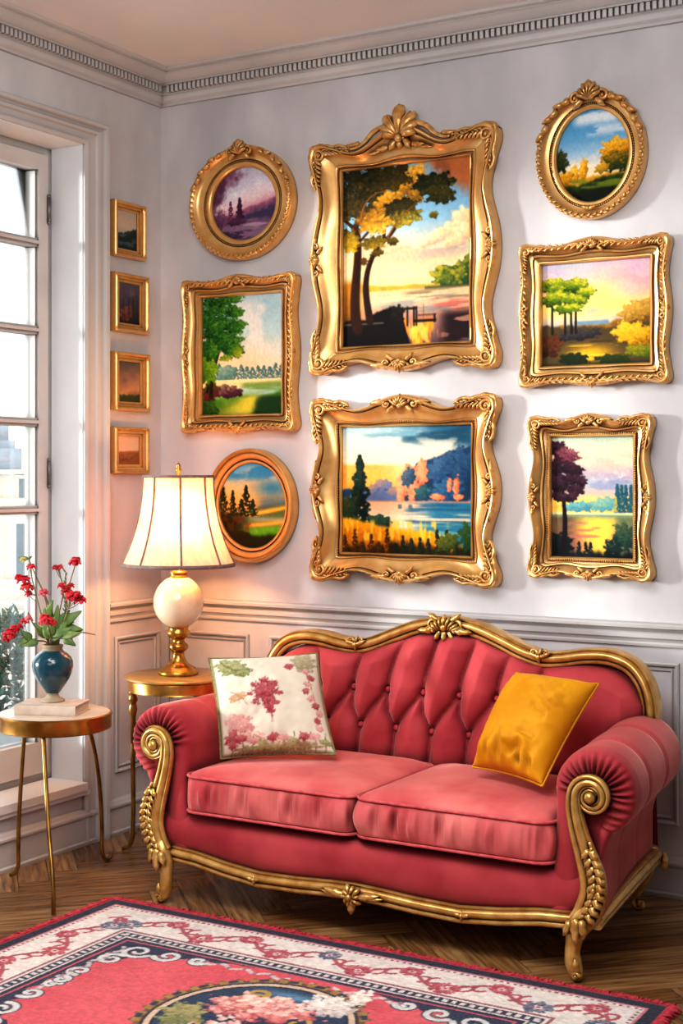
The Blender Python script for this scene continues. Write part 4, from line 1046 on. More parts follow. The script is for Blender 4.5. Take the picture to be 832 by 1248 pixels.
# buttons measured on the back plane, relative to the sofa centre
B1 = [(-.352 + .1365 * i, .652) for i in range(-1, 6)]
B2 = [(-.316 + .138 * i, .524) for i in range(-1, 5)]
segs = []
for (x, z) in B1:
    for (u, w) in B2:
        if abs(x - u) < .12:
            mx_, mz_ = (x + u) / 2 - .012, (z + w) / 2 - .008
            segs += [(x, z, mx_, mz_), (mx_, mz_, u, w)]
    k = .045 if x > -.45 else -.02
    segs += [(x, z, x + k * .25, z + .06), (x + k * .25, z + .06, x + k * .7, z + .12), (x + k * .7, z + .12, x + k * 1.5, btop(x + k) + .02)]
for (u, w) in B2: segs += [(u, w, u - .006, .44), (u - .006, .44, u - .008, .3)]
segs = np.array(segs)
def seg_d(px, pz):
    d = np.full(px.shape, 9.0)
    for x0, z0, x1, z1 in segs:
        vx, vz = x1 - x0, z1 - z0
        t = np.clip(((px - x0) * vx + (pz - z0) * vz) / (vx * vx + vz * vz), 0, 1)
        d = np.minimum(d, np.hypot(px - x0 - t * vx, pz - z0 - t * vz))
    return d
nu, nvv = 260, 110
u = np.linspace(-.70, .70, nu)
PX = np.repeat(u[:, None], nvv, 1); T = np.repeat(np.linspace(0, 1, nvv)[None, :], nu, 0)
TOP = btop(u)[:, None] - .004
PZ = .30 + (TOP - .30) * T
d = seg_d(PX, PZ)
hgt = .062 * (1 - np.exp(-(d / .042) ** .85)) 
db = np.full(PX.shape, 9.0)
for x, z in B1 + B2: db = np.minimum(db, np.hypot(PX - x, PZ - z))
hgt -= .016 * np.exp(-(db / .016) ** 2)
edge = np.minimum(1, np.minimum((TOP - PZ) / .05, (.70 - np.abs(PX)) / .06)).clip(0, 1)
hgt = hgt * np.sqrt(edge.clip(0, 1)) + .004 * fbm(PX * 9 + 9, PZ * 9, 5)
def lean(z): return YB + .10 * (z - .45)
PY = lean(PZ) - hgt
m = MB(); m.grid(np.stack([X(PX), PY, PZ], -1), flip=True)
fix_normals(m.build('backrest', M['velvet'], sofa))
m = MB()    # rear shell of the back
G = []
for x in np.linspace(-.70, .70, 80):
    zt = btop(x); G.append([(X(x), lean(.3) + .006, .16), (X(x), lean(zt) + .006, zt), (X(x), lean(zt) + .03, zt + .004), (X(x), lean(zt) + .075, zt - .02), (X(x), -.15, .16)])
m.grid(np.array(G), closed_v=True); fix_normals(m.build('back_panel', M['velvet'], sofa))
for x, z in B1 + B2:
    m = MB(); yb = lean(z) + .008
    m.lathe([(0.0001, .010), (.005, .0095), (.0085, .007), (.0105, .002), (.010, -.003), (.007, -.006)], seg=12)
    v = np.concatenate(m.v); v = np.stack([X(x) + v[:, 0], yb - v[:, 2] - .008, z + v[:, 1]], 1); m.v = [v]
    fix_normals(m.build('button', M['button'], sofa))

# gold mouldings
MOLD = [(-.022, 0), (-.022, .010), (-.017, .017), (-.010, .017), (-.007, .012), (0, .021), (.007, .023), (.013, .018), (.016, .012), (.021, .014), (.024, .008), (.024, 0)]
# back frame
pth = [(-.70, .50), (-.712, .60), (-.71, .67), (-.69, .735), (-.65, .783), (-.585, .808), (-.5, .808), (-.42, .794), (-.345, .79), (-.28, .806), (-.2, .838), (-.11, .87), (0, .885)]
pth = pth + [(-x, z) for x, z in pth[-2::-1]]
P = smooth_path([(X(x), 0, z) for x, z in pth], 160)
P[:, 1] = YB + .10 * (P[:, 2] - .45)
m = MB(); BM = [(a * 1.12, b * 1.2 - .006) for a, b in MOLD] + [(.024 * 1.1, -.05), (-.022 * 1.1, -.05)]
m.sweep(P, BM, NB)
fix_normals(m.build('back_frame', M['goldsofa'], sofa, angle=60))
# crest and small carvings on the back frame
def orn_y(z): return YB + .10 * (z - .45) - .02
m = MB(); c = V3(X(0), orn_y(.9), .878)
for k in range(-4, 5):
    a = k * .3; m.leaf(c + EX * k * .006 - EZ * .012, EZ * math.cos(a) + EX * math.sin(a), NB, .055 - .004 * abs(k), .021, .012, 0, 0, lift=.008, spoon=True)
for sg in (1, -1):
    m.scroll(c + EX * sg * .045 + EZ * .005, EX * sg, EZ, NB, .02, 1.3, .007, PI * .9, -1, tail=c - EZ * .03)
    m.leaf(c + EX * sg * .03 - EZ * .008, EX * sg - EZ * .2, NB, .075, .028, .014, .2 * sg, 3); m.leaf(c + EX * sg * .02 + EZ * .02, EX * sg + EZ * .5, NB, .05, .022, .012, .2 * sg, 2)
    m.leaf(c + EX * sg * .015 - EZ * .01, EX * sg * .5 - EZ, NB, .045, .022, .012, .2 * sg, 2)
    for j in range(3): m.ball(c + EX * sg * (.012 + .014 * j) + EZ * (.012 - .012 * j) + NB * .014, .0075, 7, 5)
m.ball(c + NB * .012, .014, 8, 6); m.ball(c + NB * .012 + EZ * .022, .011, 8, 6); m.leaf(c - EZ * .01, -EZ, NB, .045, .026, .014, 0, 2)
m.build('crest_carving', M['goldsofa'], sofa)
for sg in (-1, 1):
    m = MB(); c = V3(X(sg * .345), orn_y(.81), .80)
    for q in (1, -1):
        m.leaf(c, EX * q + EZ * .25, NB, .045, .018, .009, .2 * q, 2); m.leaf(c + EZ * .006, EX * q * .5 + EZ, NB, .026, .014, .008, 0, 1)
        m.scroll(c + EX * q * .02 + EZ * .014, EX * q, EZ, NB, .01, 1.2, .004, PI * .9, -1)
    m.ball(c + NB * .008, .009, 8, 6); m.leaf(c, -EZ, NB, .022, .014, .008, 0, 1)
    m.build('back_carving', M['goldsofa'], sofa)
# front rail
P = np.array([(X(x), -.872 - .010 * math.cos(x / .70 * PI / 2), apron_z(x)) for x in np.linspace(-.69, .69, 90)])
m = MB(); m.sweep(P, [(a * 1.12, b * 1.1) for a, b in MOLD] + [(.02, -.03), (-.02, -.03)], NB)
fix_normals(m.build('front_rail', M['goldsofa'], sofa, angle=60))
m = MB(); c = V3(X(0), -.906, .128)
for k in range(10):
    a = k * PI / 5; m.leaf(c, EX * math.cos(a) + EZ * math.sin(a), NB, .034 + .006 * (k % 2), .022, .010, .15, 0, lift=.006, nl=9, spoon=True)
for k in range(6):
    a = k * PI / 3 + .3; m.leaf(c + NB * .008, EX * math.cos(a) + EZ * math.sin(a), NB, .022, .017, .009, .15, 0, nl=7, spoon=True)
for sg in (1, -1):
    m.leaf(c + EX * sg * .02, EX * sg + EZ * .1, NB, .08, .026, .012, .15 * sg, 3); m.leaf(c + EX * sg * .05, EX * sg + EZ * .05, NB, .06, .016, .009, .1 * sg, 2)
m.leaf(c - EZ * .015, -EZ, NB, .04, .026, .012, 0, 2); m.ball(c + NB * .02, .011, 8, 6)
m.build('rail_carving', M['goldsofa'], sofa)
for x in (-.36, .36):
    m = MB(); c = V3(X(x), -.896, apron_z(x))
    for q in (1, -1): m.leaf(c, EX * q + EZ * .1, NB, .03, .016, .007, .2 * q, 2)
    m.ball(c + NB * .005, .007, 7, 5); m.leaf(c, EZ, NB, .016, .012, .006, 0, 1); m.leaf(c, -EZ, NB, .016, .012, .006, 0, 1)
    m.build('rail_carving', M['goldsofa'], sofa)
# side rails
for sg in (-1, 1):
    ys = np.linspace(-.865, -.225, 40); t = (ys + .865) / .64
    zc = .160 + .016 * np.sin(t * PI) + .03 * t
    P = np.stack([X(sg * (.752 - .040 * t + .012 * np.sin(t * PI))), ys, zc], 1)
    m = MB(); m.sweep(P if sg > 0 else P[::-1], [(a * 1.1, b * 1.1) for a, b in MOLD] + [(.026, -.02), (-.024, -.02)], (sg, 0, 0))
    fix_normals(m.build('side_rail', M['goldsofa'], sofa, angle=60))

# arm fronts: gold S-scroll with carving, running down to the front leg
def arm_front(sg):
    n = NB; ex = EX * sg
    c = V3(X(sg * AX), -.893, AZ - .006)
    pts = []
    # spiral from the eye outwards (inside of the sofa over the top), then the S-curve down
    for i in range(40):
        t = i / 39; a = -PI * 1.9 + t * (PI * 2.9)          # ends pointing to the inside
        r = .016 + .034 * t
        pts.append(c + r * (math.cos(a) * ex * 1.0 + math.sin(a) * EZ) * 1.0)
    pts = np.array(pts)
    # orientation: travel over the top towards the inside (-ex) and then down
    low = [(-.050, -.03), (-.043, -.07), (-.031, -.115), (-.014, -.165), (.002, -.215), (.006, -.26), (-.004, -.30), (-.024, -.335), (-.04, -.352)]
    lowp = smooth_path([pts[-1]] + [c + ex * x + EZ * z for x, z in low], 50)
    P = np.concatenate([pts, lowp[1:]])
    nP = len(P); s = np.ones(nP)
    s[:40] = np.linspace(.42, .92, 40); s[40:] = np.interp(np.linspace(0, 1, nP - 40), [0, .3, .6, .85, 1], [.95, 1.2, 1.65, 1.7, 1.4])
    m = MB()
    m.sweep(P, [(a, b) for a, b in MOLD] + [(.02, -.012), (-.02, -.012)], n, scale=np.stack([s, np.minimum(s, 1.0)], 1))
    # eye
    m.ball(c + n * .012, (.017, .017, .017), 14, 10)
    o = fix_normals(m.build('arm_scroll', M['goldsofa'], sofa, angle=60))
    # carving on the outer lower half
    m = MB(); b = c + n * .016
    for k in range(9):       # overlapping acanthus down the outer half
        t = k / 8; x = .012 + .026 * math.sin(t * PI) - .012 * t; z = -.14 - .175 * t
        m.leaf(b + ex * (x - .008) + EZ * z, ex * .55 - EZ, n, .04, .026, .009, .3 * sg, 2, lift=.004); m.leaf(b + ex * (x - .012) + EZ * z, -ex * .5 - EZ, n, .038, .022, .008, -.3 * sg, 2, lift=.003)
        m.ball(b + ex * (x - .004) + EZ * (z + .002) + n * .006, .006, 7, 5)
    m.tube(smooth_path([b + ex * .0 - EZ * .12, b + ex * .022 - EZ * .18, b + ex * .03 - EZ * .24, b + ex * .005 - EZ * .31], 24), .0055, 7)
    m.scroll(b + ex * .012 - EZ * .25, ex, EZ, n, .019, 1.3, .006, 0, -1); m.scroll(b - ex * .008 - EZ * .325, ex, EZ, n, .018, 1.2, .007, PI, 1)
    m.ball(b + ex * .014 - EZ * .25 + n * .008, .009, 8, 6)
    m.build('carving', M['goldsofa'], o)
    # front leg
    L = MB()
    k = [(.752, -.872, .205, .030), (.738, -.882, .185, .036), (.722, -.89, .16, .036), (.708, -.895, .13, .032), (.702, -.899, .10, .026), (.700, -.902, .07, .022), (.704, -.902, .045, .021), (.71, -.905, .026, .024), (.716, -.910, .014, .021), (.72, -.918, .013, .0125)]
    kp = smooth_path([(a, b_, c_) for a, b_, c_, _ in k], 40); kr = np.interp(np.linspace(0, 1, 40), np.linspace(0, 1, len(k)), [q[3] for q in k])
    kp[:, 0] = X(0) + sg * kp[:, 0]
    L.tube(kp, kr, 14)
    lg = L.build('leg', M['goldsofa'], sofa)
    m = MB(); b = V3(X(sg * .722), -.926, .16)
    m.leaf(b + EZ * .02, -EZ + ex * -.1, NB, .075, .036, .012, .1 * sg, 3); m.leaf(b + ex * .016 + EZ * .02, -EZ, NB, .055, .024, .012, .2 * sg, 2); m.leaf(b - ex * .018 + EZ * .012, -EZ - ex * .3, NB, .05, .024, .012, -.2 * sg, 2)
    m.build('carving', M['goldsofa'], lg); m = MB()
    f = V3(X(sg * .716), -.918, .018); m.scroll(f, ex, EZ, NB, .011, 1.2, .005, 0, 1); m.leaf(f + EZ * .01, EZ, NB, .04, .022, .008, 0, 2)
    m.build('foot_scroll', M['goldsofa'], lg)
for sg in (-1, 1): arm_front(sg)
for sg in (-1, 1):       # rear legs, kicking back to a small volute
    L = MB(); k = [(.70, -.235, .22, .024), (.695, -.23, .17, .026), (.675, -.22, .11, .022), (.655, -.215, .07, .018), (.64, -.215, .035, .016), (.652, -.22, .013, .012), (.672, -.222, .022, .009), (.67, -.222, .036, .007)]
    kp = smooth_path([(X(sg * a), b_, c_) for a, b_, c_, _ in k], 36); kr = np.interp(np.linspace(0, 1, 36), np.linspace(0, 1, len(k)), [q[3] for q in k])
    L.tube(kp, kr, 12); L.ball((X(sg * .66), -.22, .028), .011, 8, 6)
    L.leaf((X(sg * .735), -.21, .2), (0, -.1, -1), (sg, 0, 0), .06, .03, .01, 0, 3)
    L.build('leg', M['goldsofa'], sofa)

# seat cushions
def cushion(x0, x1, seed):
    yb, yf = -.335, -.902
    cx, cy = (x0 + x1) / 2, (yb + yf) / 2; hw, hd = (x1 - x0) / 2, (yb - yf) / 2
    n = 760; rc = .05
    # rounded rectangle outline, resampled evenly
    out = []
    for sx, sy, a0 in ((1, 1, 0), (-1, 1, PI / 2), (-1, -1, PI), (1, -1, 1.5 * PI)):
        for k in range(13):
            a = a0 + k / 12 * PI / 2; out.append((cx + sx * (hw - rc) + rc * math.cos(a), cy + sy * (hd - rc) + rc * math.sin(a)))
    P = np.array(out + out[:1]); s = np.concatenate([[0], np.cumsum(np.linalg.norm(np.diff(P, axis=0), axis=1))]); q = np.linspace(0, s[-1], n, endpoint=False)
    O = np.stack([np.interp(q, s, P[:, 0]), np.interp(q, s, P[:, 1])], 1)
    Nn = np.roll(O, -1, 0) - np.roll(O, 1, 0); Nn = np.stack([Nn[:, 1], -Nn[:, 0]], 1); Nn /= np.linalg.norm(Nn, axis=1)[:, None]
    C = np.array([cx, cy])
    z0, z1 = .308, .420
    front = np.clip((cy - O[:, 1]) / hd, 0, 1) ** 2
    def zt(pt):          # gentle sag of the front edge
        return 0
    rings = []
    for k in (.0, .5, .9, .985): rings.append((C + (O - C) * k, z0 - .004 * (k < .95)))
    wr = fbm(O[:, 0] * 46 + seed * 7, O[:, 0] * 0 + 3, seed + 3, 2) - .5
    wr2 = fbm(O[:, 0] * 24 + seed * 3, O[:, 0] * 0 + 8, seed + 9, 2) - .5
    for t in np.linspace(0, 1, 12):
        b = .014 * math.sin(PI * t) ** .7
        pl = (wr * .040 * math.sin(PI * min(1, t * 1.05)) * (.4 + t) + wr2 * .024 * math.sin(PI * t)) * front
        rings.append((O + Nn * (b + pl)[:, None] if np.ndim(b + pl) else O, z0 + (z1 - z0) * t))
    for k, zz in ((.985, .424), (.95, .431), (.88, .440), (.78, .448), (.62, .455), (.42, .459), (.2, .461), (0.001, .462)):
        pt = C + (O - C) * k
        zv = zz + .010 * (fbm(pt[:, 0] * 7 + seed, pt[:, 1] * 5, seed, 3) - .5) * (1 - k)
        rings.append((pt, zv))
    G = [np.stack([r[0][:, 0], r[0][:, 1], np.broadcast_to(r[1], (n,))], 1) for r in rings]
    m = MB(); m.grid(np.array(G), closed_v=True)
    o = fix_normals(m.build('seat_cushion', M['velvetlight'], sofa))
    for z, of in ((z1 + .001, .004), (z0, .004)):
        pp = np.stack([O[:, 0] + Nn[:, 0] * of, O[:, 1] + Nn[:, 1] * of, np.full(n, z)], 1)
        pp = np.concatenate([pp, pp[:2]]); m = MB(); m.tube(pp, .0048, 6, caps=False); m.build('piping', M['piping'], o)
cushion(X(-.632), X(-.002), 1); cushion(X(.004), X(.632), 2)

# ------------------------------------------------------------------ pillows
def pillow_grid(w, h, t, n=70, ear=.07, seed=0, wr=.006):
    u = np.linspace(-1, 1, n); Uu, Vv = np.meshgrid(u, u, indexing='ij')
    # concave sides
    px = Uu * (1 - ear * (1 - Vv ** 2) * np.abs(Uu) ** 2); pz = Vv * (1 - ear * (1 - Uu ** 2) * np.abs(Vv) ** 2)
    th = t / 2 * (np.clip(1 - Uu ** 2, 0, 1) * np.clip(1 - Vv ** 2, 0, 1)) ** .47
    nz = (fbm(Uu * 2.5 + 5, Vv * 2.5 + 5, seed + 4, 3) - .5)
    # diagonal creases
    cr = wr * (np.sin((Vv * 1.25 + Uu * .45 + nz * .9) * 10) * np.exp(-((Uu - .45) / .4) ** 2) * (.4 + nz * 2) + np.sin(Uu * 16 + nz * 4) * np.exp(-((Vv + .85) / .3) ** 2) * .6)
    prof = (1 - Uu ** 2).clip(0, 1) * (1 - Vv ** 2).clip(0, 1)
    f = th + (cr + nz * .02) * np.minimum(1, prof * 3)
    b = -th * .25
    return Uu, Vv, px, pz, f, b
def art_pillow():
    s = Art(220, 210, 31)
    s.grad([(0, 'd9cfbd'), (1, 'cfc4b0')], .2); s.put((s.noise(9, 9, 2) - .3) * .5, 'e6ddcc')
    g = ['5d6138', '7d7f50', 'a3a275']; r = ['7d2434', '9c3a46', 'b86a68']; p = ['a8585c', 'c48480', 'd3a49a']
    # centre bouquet
    for a in np.linspace(-2.7, -.5, 9): s.stroke([(.48, .56), (.48 + .05 * math.cos(a), .5 + .06 * math.sin(a)), (.48 + .14 * math.cos(a), .48 + .2 * math.sin(a))], .008, .004, '8c3040')
    s.foliage(.48, .42, .12, .12, 150, .016, r, -.4, -.6, .6); s.foliage(.5, .55, .05, .1, 60, .014, r, 0, -1, .6); s.stroke([(.48, .5), (.5, .62), (.5, .72)], .008, .004, '8c3040')
    for a in np.linspace(0, 2 * PI, 9): s.foliage(.47 + .13 * math.cos(a), .44 + .13 * math.sin(a), .03, .02, 14, .012, r, 0, -1, .6)
    # corner sprays
    s.foliage(.2, .14, .17, .09, 200, .018, g, -.3, -.7, .7); s.foliage(.3, .2, .09, .05, 60, .016, g, 0, -1, .7); s.stroke([(.1, .05), (.2, .16), (.36, .18)], .006, .004, '5d5a34')
    s.foliage(.86, .12, .14, .1, 160, .016, ['7d7458', '9c9272', 'b8ac90'], 0, -1, .7); s.foliage(.72, .16, .04, .04, 30, .014, r, 0, -1, .6)
    s.stroke([(.86, .2), (.9, .4), (.93, .7)], .006, .004, '8a7050')
    for i in range(9): s.foliage(.84 + .1 * s.r.random(), .22 + i * .07, .035, .03, 26, .014, r if i % 2 else p, 0, -1, .7)
    s.foliage(.22, .46, .09, .05, 70, .013, ['9c8a5a', 'b07a60', 'c4a080'], 0, -1, .7); s.stroke([(.16, .4), (.24, .46), (.3, .54)], .005, .003, '8a6a50')
    s.foliage(.2, .72, .12, .12, 200, .018, p, -.3, -.6, .7); s.foliage(.14, .84, .1, .07, 110, .016, r, 0, -1, .7); s.foliage(.3, .84, .12, .06, 120, .016, p + ['d9c0a8'], 0, -1, .8)
    for x in np.linspace(.1, .92, 10):
        s.stroke([(x, 1.0), (x + .02, .9), (x + .05 * math.sin(x * 30), .82)], .006, .004, '7a6040')
        s.foliage(x + .02, .88 + .03 * math.sin(x * 22), .05, .035, 40, .014, [g, r, p][int(x * 10) % 3], 0, -1, .7)
    s.foliage(.5, .95, .45, .04, 260, .014, ['6a5c3c', '8a7850', 'a8946a'], 0, -1, .7)
    s.put(1 - ss(s.U, .015, .045), '7d7550'); s.put(ss(s.V, .965, .99) * .7, '8a8058')
    return s
def make_pillow(name, label, corners, t, mat_, art=None, seed=0, wr=.006, pipe=None, ear=.07):
    """corners: top left, top right, bottom right, bottom left, as they lean on the sofa"""
    tl, tr, br, bl = [np.array(c, float) for c in corners]
    o = (tl + tr + br + bl) / 4
    ny = np.cross(tr + br - tl - bl, tl + tr - bl - br); ny /= np.linalg.norm(ny)
    if ny[1] > 0: ny = -ny
    Uu, Vv, px, pz, f, b = pillow_grid(.4, .4, t, 90, ear, seed, wr)
    def at(u, v, d):
        u = ((u + 1) / 2)[..., None]; v = ((v + 1) / 2)[..., None]
        return (bl * (1 - u) + br * u) * (1 - v) + (tl * (1 - u) + tr * u) * v + d[..., None] * ny
    root = thing(name, label, 'cushion', tuple(map(float, (bl + br) / 2)))
    m = MB(); m.grid(at(px, pz, f)); m.grid(at(px, pz, b), flip=True)
    ob = m.build('cover', mat_, root)
    import bmesh
    if art is not None:
        c = art.sample((Uu + 1) / 2, (1 - Vv) / 2).reshape(-1, 3); set_cols(ob, np.concatenate([c, np.ones_like(c) * cc('d5cab6')]))
    bm = bmesh.new(); bm.from_mesh(ob.data); bmesh.ops.remove_doubles(bm, verts=bm.verts, dist=.0004); bmesh.ops.recalc_face_normals(bm, faces=bm.faces); bm.to_mesh(ob.data); bm.free()
    n = 90
    e = [(i, 0) for i in range(n)] + [(n - 1, j) for j in range(n)] + [(i, n - 1) for i in range(n - 1, -1, -1)] + [(0, j) for j in range(n - 1, -1, -1)]
    E = at(px, pz, np.zeros_like(px)); pts = np.array([E[i, j] for i, j in e])
    keep = [0] + [k for k in range(1, len(pts)) if np.linalg.norm(pts[k] - pts[k - 1]) > 1e-4]
    m = MB(); m.tube(pts[keep], .0042, 6, caps=False); m.build('piping', pipe or mat_, root)
    return root
PF = make_pillow('floral_cushion', 'cream linen cushion with olive and red floral print on the left seat', [(.768, -.735, .78), (1.03, -.47, .785), (1.205, -.64, .487), (.836, -.76, .456)], .16, M['floral'], art_pillow(), 3, .003, M['olive'], .05)
PM = make_pillow('mustard_cushion', 'plain mustard yellow velvet cushion tilted on the right seat', [(1.751, -.44, .765), (2.04, -.48, .757), (1.96, -.73, .485), (1.690, -.63, .495)], .235, M['mustard'], None, 8, .026, None, .06)
from mathutils.bvhtree import BVHTree
def tree_of(root, off=(0, 0, 0)):
    vs, ps = [], []
    def rec(o, base):
        if o.type == 'MESH':
            b = len(vs); vs.extend(Vector(base) + v.co for v in o.data.vertices); ps.extend(tuple(b + i for i in p.vertices) for p in o.data.polygons)
        for c in o.children: rec(c, base)
    rec(root, Vector(root.location) + Vector(off)); return BVHTree.FromPolygons(vs, ps)
SOFA_T = tree_of(sofa)
for p in (PF, PM):       # rest the cushion against the sofa without sinking into it
    for _ in range(9):
        if not tree_of(p).overlap(SOFA_T): break
        p.location = (p.location[0] + (.0012 if p is PF else -.0006), p.location[1] - .003, p.location[2] + .001)


# ------------------------------------------------------------------ side tables
def front_table():
    c = V3(.268, -.93, 0); R = .192; zt = .586
    t = thing('side_table', 'round brass side table with a pale stone top near the window', 'side table', (c[0], c[1], 0))
    m = MB(); m.lathe([(.0001, zt - .006), (R - .012, zt - .006), (R - .006, zt - .003), (R - .006, zt + .001), (R - .012, zt + .003), (.0001, zt + .003)], c, 96)
    fix_normals(m.build('table_top', M['stone'], t, angle=40))
    m = MB(); m.lathe([(R - .03, zt - .007), (R - .03, zt - .052), (R - .008, zt - .054), (R - .002, zt - .05), (R - .002, zt - .012), (R, zt - .008), (R, zt - .001), (R - .006, zt + .0015)], c, 96)
    fix_normals(m.build('rim', M['brass'], t, angle=40))
    legs = [((.146, -.945), (.105, -.935), (-1, .0), .35), ((.345, -1.072), (.502, -1.198), (.3, -.6), .0), ((.272, -.77), (.225, -.585), (.55, .45), 1.0)]
    for (a, b, kick, kk) in legs:
        m = MB(); p0 = V3(a[0], a[1], zt - .05); b = V3(b[0], b[1], 0)
        if kk > .5:      # foot sweeping along the floor
            q = V3(*[p0[i] + (b[i] - p0[i]) * .62 for i in (0, 1)], 0)
            dr = (b - q); pts = [p0, p0 * .5 + (q + EZ * .3) * .5, q + EZ * .12, q + EZ * .055, q + dr * .18 + EZ * .022, q + dr * .5 + EZ * .008, b + EZ * .012, b + dr * .12 + EZ * .018]
        elif kk > .1:
            k = V3(kick[0], kick[1], 0); pts = [p0, p0 * .5 + (b + EZ * .2) * .5, b + EZ * .09, b + EZ * .045, b + k * .012 + EZ * .018, b + k * .035 + EZ * .007]
        else: pts = [p0, p0 * .5 + b * .5, b + EZ * .05, b + EZ * .006]
        m.tube(smooth_path(pts, 40), .0072, 10); m.build('leg', M['brassdark'], t)
front_table()
def lamp_table():
    c = V3(.36, -.36, 0); R = .2; zt = .653
    t = thing('lamp_table', 'round bronze side table in the corner under the lamp', 'side table', (c[0], c[1], 0))
    m = MB(); m.lathe([(.0001, zt - .014), (R - .006, zt - .014), (R, zt - .010), (R, zt - .004), (R - .006, zt), (.0001, zt)], c, 96)
    fix_normals(m.build('table_top', M['woodtop'], t, angle=40))
    m = MB(); m.lathe([(R - .05, zt - .0145), (R - .014, zt - .0145), (R - .012, zt - .02), (R - .016, zt - .05), (R - .014, zt - .055), (R - .05, zt - .055)], c, 96)
    fix_normals(m.build('apron', M['brass'], t, angle=40))
    for a in (math.radians(212), math.radians(332), math.radians(92)):
        d = V3(math.cos(a), math.sin(a), 0); p = c + d * (R - .032)
        m = MB(); m.lathe([(.008, -.0), (.016, -.004), (.017, -.014), (.012, -.02), (.017, -.03), (.018, -.04), (.012, -.05), (.014, -.06), (.017, -.075), (.013, -.09), (.0105, -.105), (.0095, -.2)], p + EZ * (zt - .055), 18)
        pts = smooth_path([p + EZ * (zt - .24), p + EZ * .3, p + EZ * .1, p + d * .004 + EZ * .04, p + d * .018 + EZ * .014, p + d * .04 + EZ * .008], 30)
        m.tube(pts, np.interp(np.linspace(0, 1, 30), [0, .9, 1], [.0095, .008, .007]), 12)
        fix_normals(m.build('leg', M['brassdark'], t))
lamp_table()

# ------------------------------------------------------------------ lamp
def lamp():
    c = V3(.36, -.36, .6535)
    t = thing('table_lamp', 'lit table lamp with panelled cream bell shade and pearl globe base', 'lamp', tuple(c))
    m = MB(); m.lathe([(.0001, 0), (.073, 0), (.076, .006), (.074, .014), (.066, .018), (.062, .026), (.050, .032), (.036, .042), (.027, .056), (.022, .07), (.021, .082), (.028, .088), (.036, .096), (.038, .104), (.034, .112), (.026, .118), (.022, .126), (.024, .132), (.034, .138), (.04, .146), (.045, .153), (.043, .160), (.036, .166), (.038, .176), (.042, .186), (.0001, .187)], c, 40)
    fix_normals(m.build('base', M['brass'], t))
    zc = .268; R = .093
    m = MB(); m.lathe([(max(.0001, R * math.sin(a)), zc - R * 1.06 * math.cos(a)) for a in np.linspace(0.42, PI - .32, 30)], c, 48); fix_normals(m.build('globe', M['pearl'], t))
    m = MB(); m.lathe([(.03, .352), (.036, .358), (.036, .364), (.03, .368), (.033, .374), (.033, .38), (.022, .386), (.016, .392), (.014, .42), (.018, .424), (.018, .44), (.0001, .442)], c, 28)
    m.tube([c + EZ * .44, c + EZ * .735], .003, 6)
    fix_normals(m.build('neck', M['brass'], t))
    z0, z1 = .408, .735
    def rs(q): return .128 + (.206 - .128) * (1 - q) ** 2.1 
    m = MB(); qs = np.linspace(0, 1, 30)
    mod = lambda a: 1 - .012 * np.abs(np.sin(a * 4 + .35)) ** .8
    prof = [(rs(q), z0 + (z1 - z0) * q) for q in qs]
    m.lathe(prof, c, 96, rmod=mod); m.f = [f for f in m.f if len(f) == 4]
    sh = m.build('shade', M['shade'], t)
    for k in range(8):
        a = (k * PI - .35) / 4
        pts = [c + V3(math.cos(a) * (rs(q) + .001), math.sin(a) * (rs(q) + .001), z0 + (z1 - z0) * q) for q in qs]
        m = MB(); m.tube(pts, .0042, 6); m.build('seam', M['shadetrim'], sh)
    for q, h, nm in ((0, .013, 'bottom_trim'), (1, .009, 'top_trim')):
        r = rs(q); z = z0 + (z1 - z0) * q
        m = MB(); m.lathe([(r - .003, z - h * .6), (r + .004, z - h * .6), (r + .005, z), (r + .003, z + h * .5), (r - .003, z + h * .5), (r - .003, z - h * .6)], c, 64); m.f = [f for f in m.f if len(f) == 4]; fix_normals(m.build(nm, M['shadetrim'], sh))
    m = MB()    # spider under the finial
    for k in range(3):
        a = k * 2 * PI / 3; m.tube([c + EZ * (z1 - .004), c + V3(math.cos(a) * rs(1), math.sin(a) * rs(1), z1 - .002)], .0022, 6)
    m.build('spider', M['brass'], t)
    m = MB(); m.lathe([(.004, z1), (.009, z1 + .004), (.006, z1 + .012), (.011, z1 + .018), (.012, z1 + .026), (.007, z1 + .032), (.009, z1 + .038), (.006, z1 + .046), (.0001, z1 + .052)], c, 16); fix_normals(m.build('finial', M['brass'], t))
    m = MB(); m.ball(c + EZ * .57, .026, 12, 9); m.tube([c + EZ * .5, c + EZ * .548], .014, 10)
    m.build('bulb', M['pearl'], t)
    for dz, e in ((.53, LAMP_E), (.63, LAMP_E * .6)):
        l = D.lights.new('bulb_glow', 'POINT'); l.energy = e; l.color = (1, .52, .22); l.shadow_soft_size = .03
        lo = D.objects.new('bulb_glow', l); lo.location = (c[0] + .05, c[1] - .05, c[2] + dz); COL.objects.link(lo)
LAMP_E = 8.0
lamp()

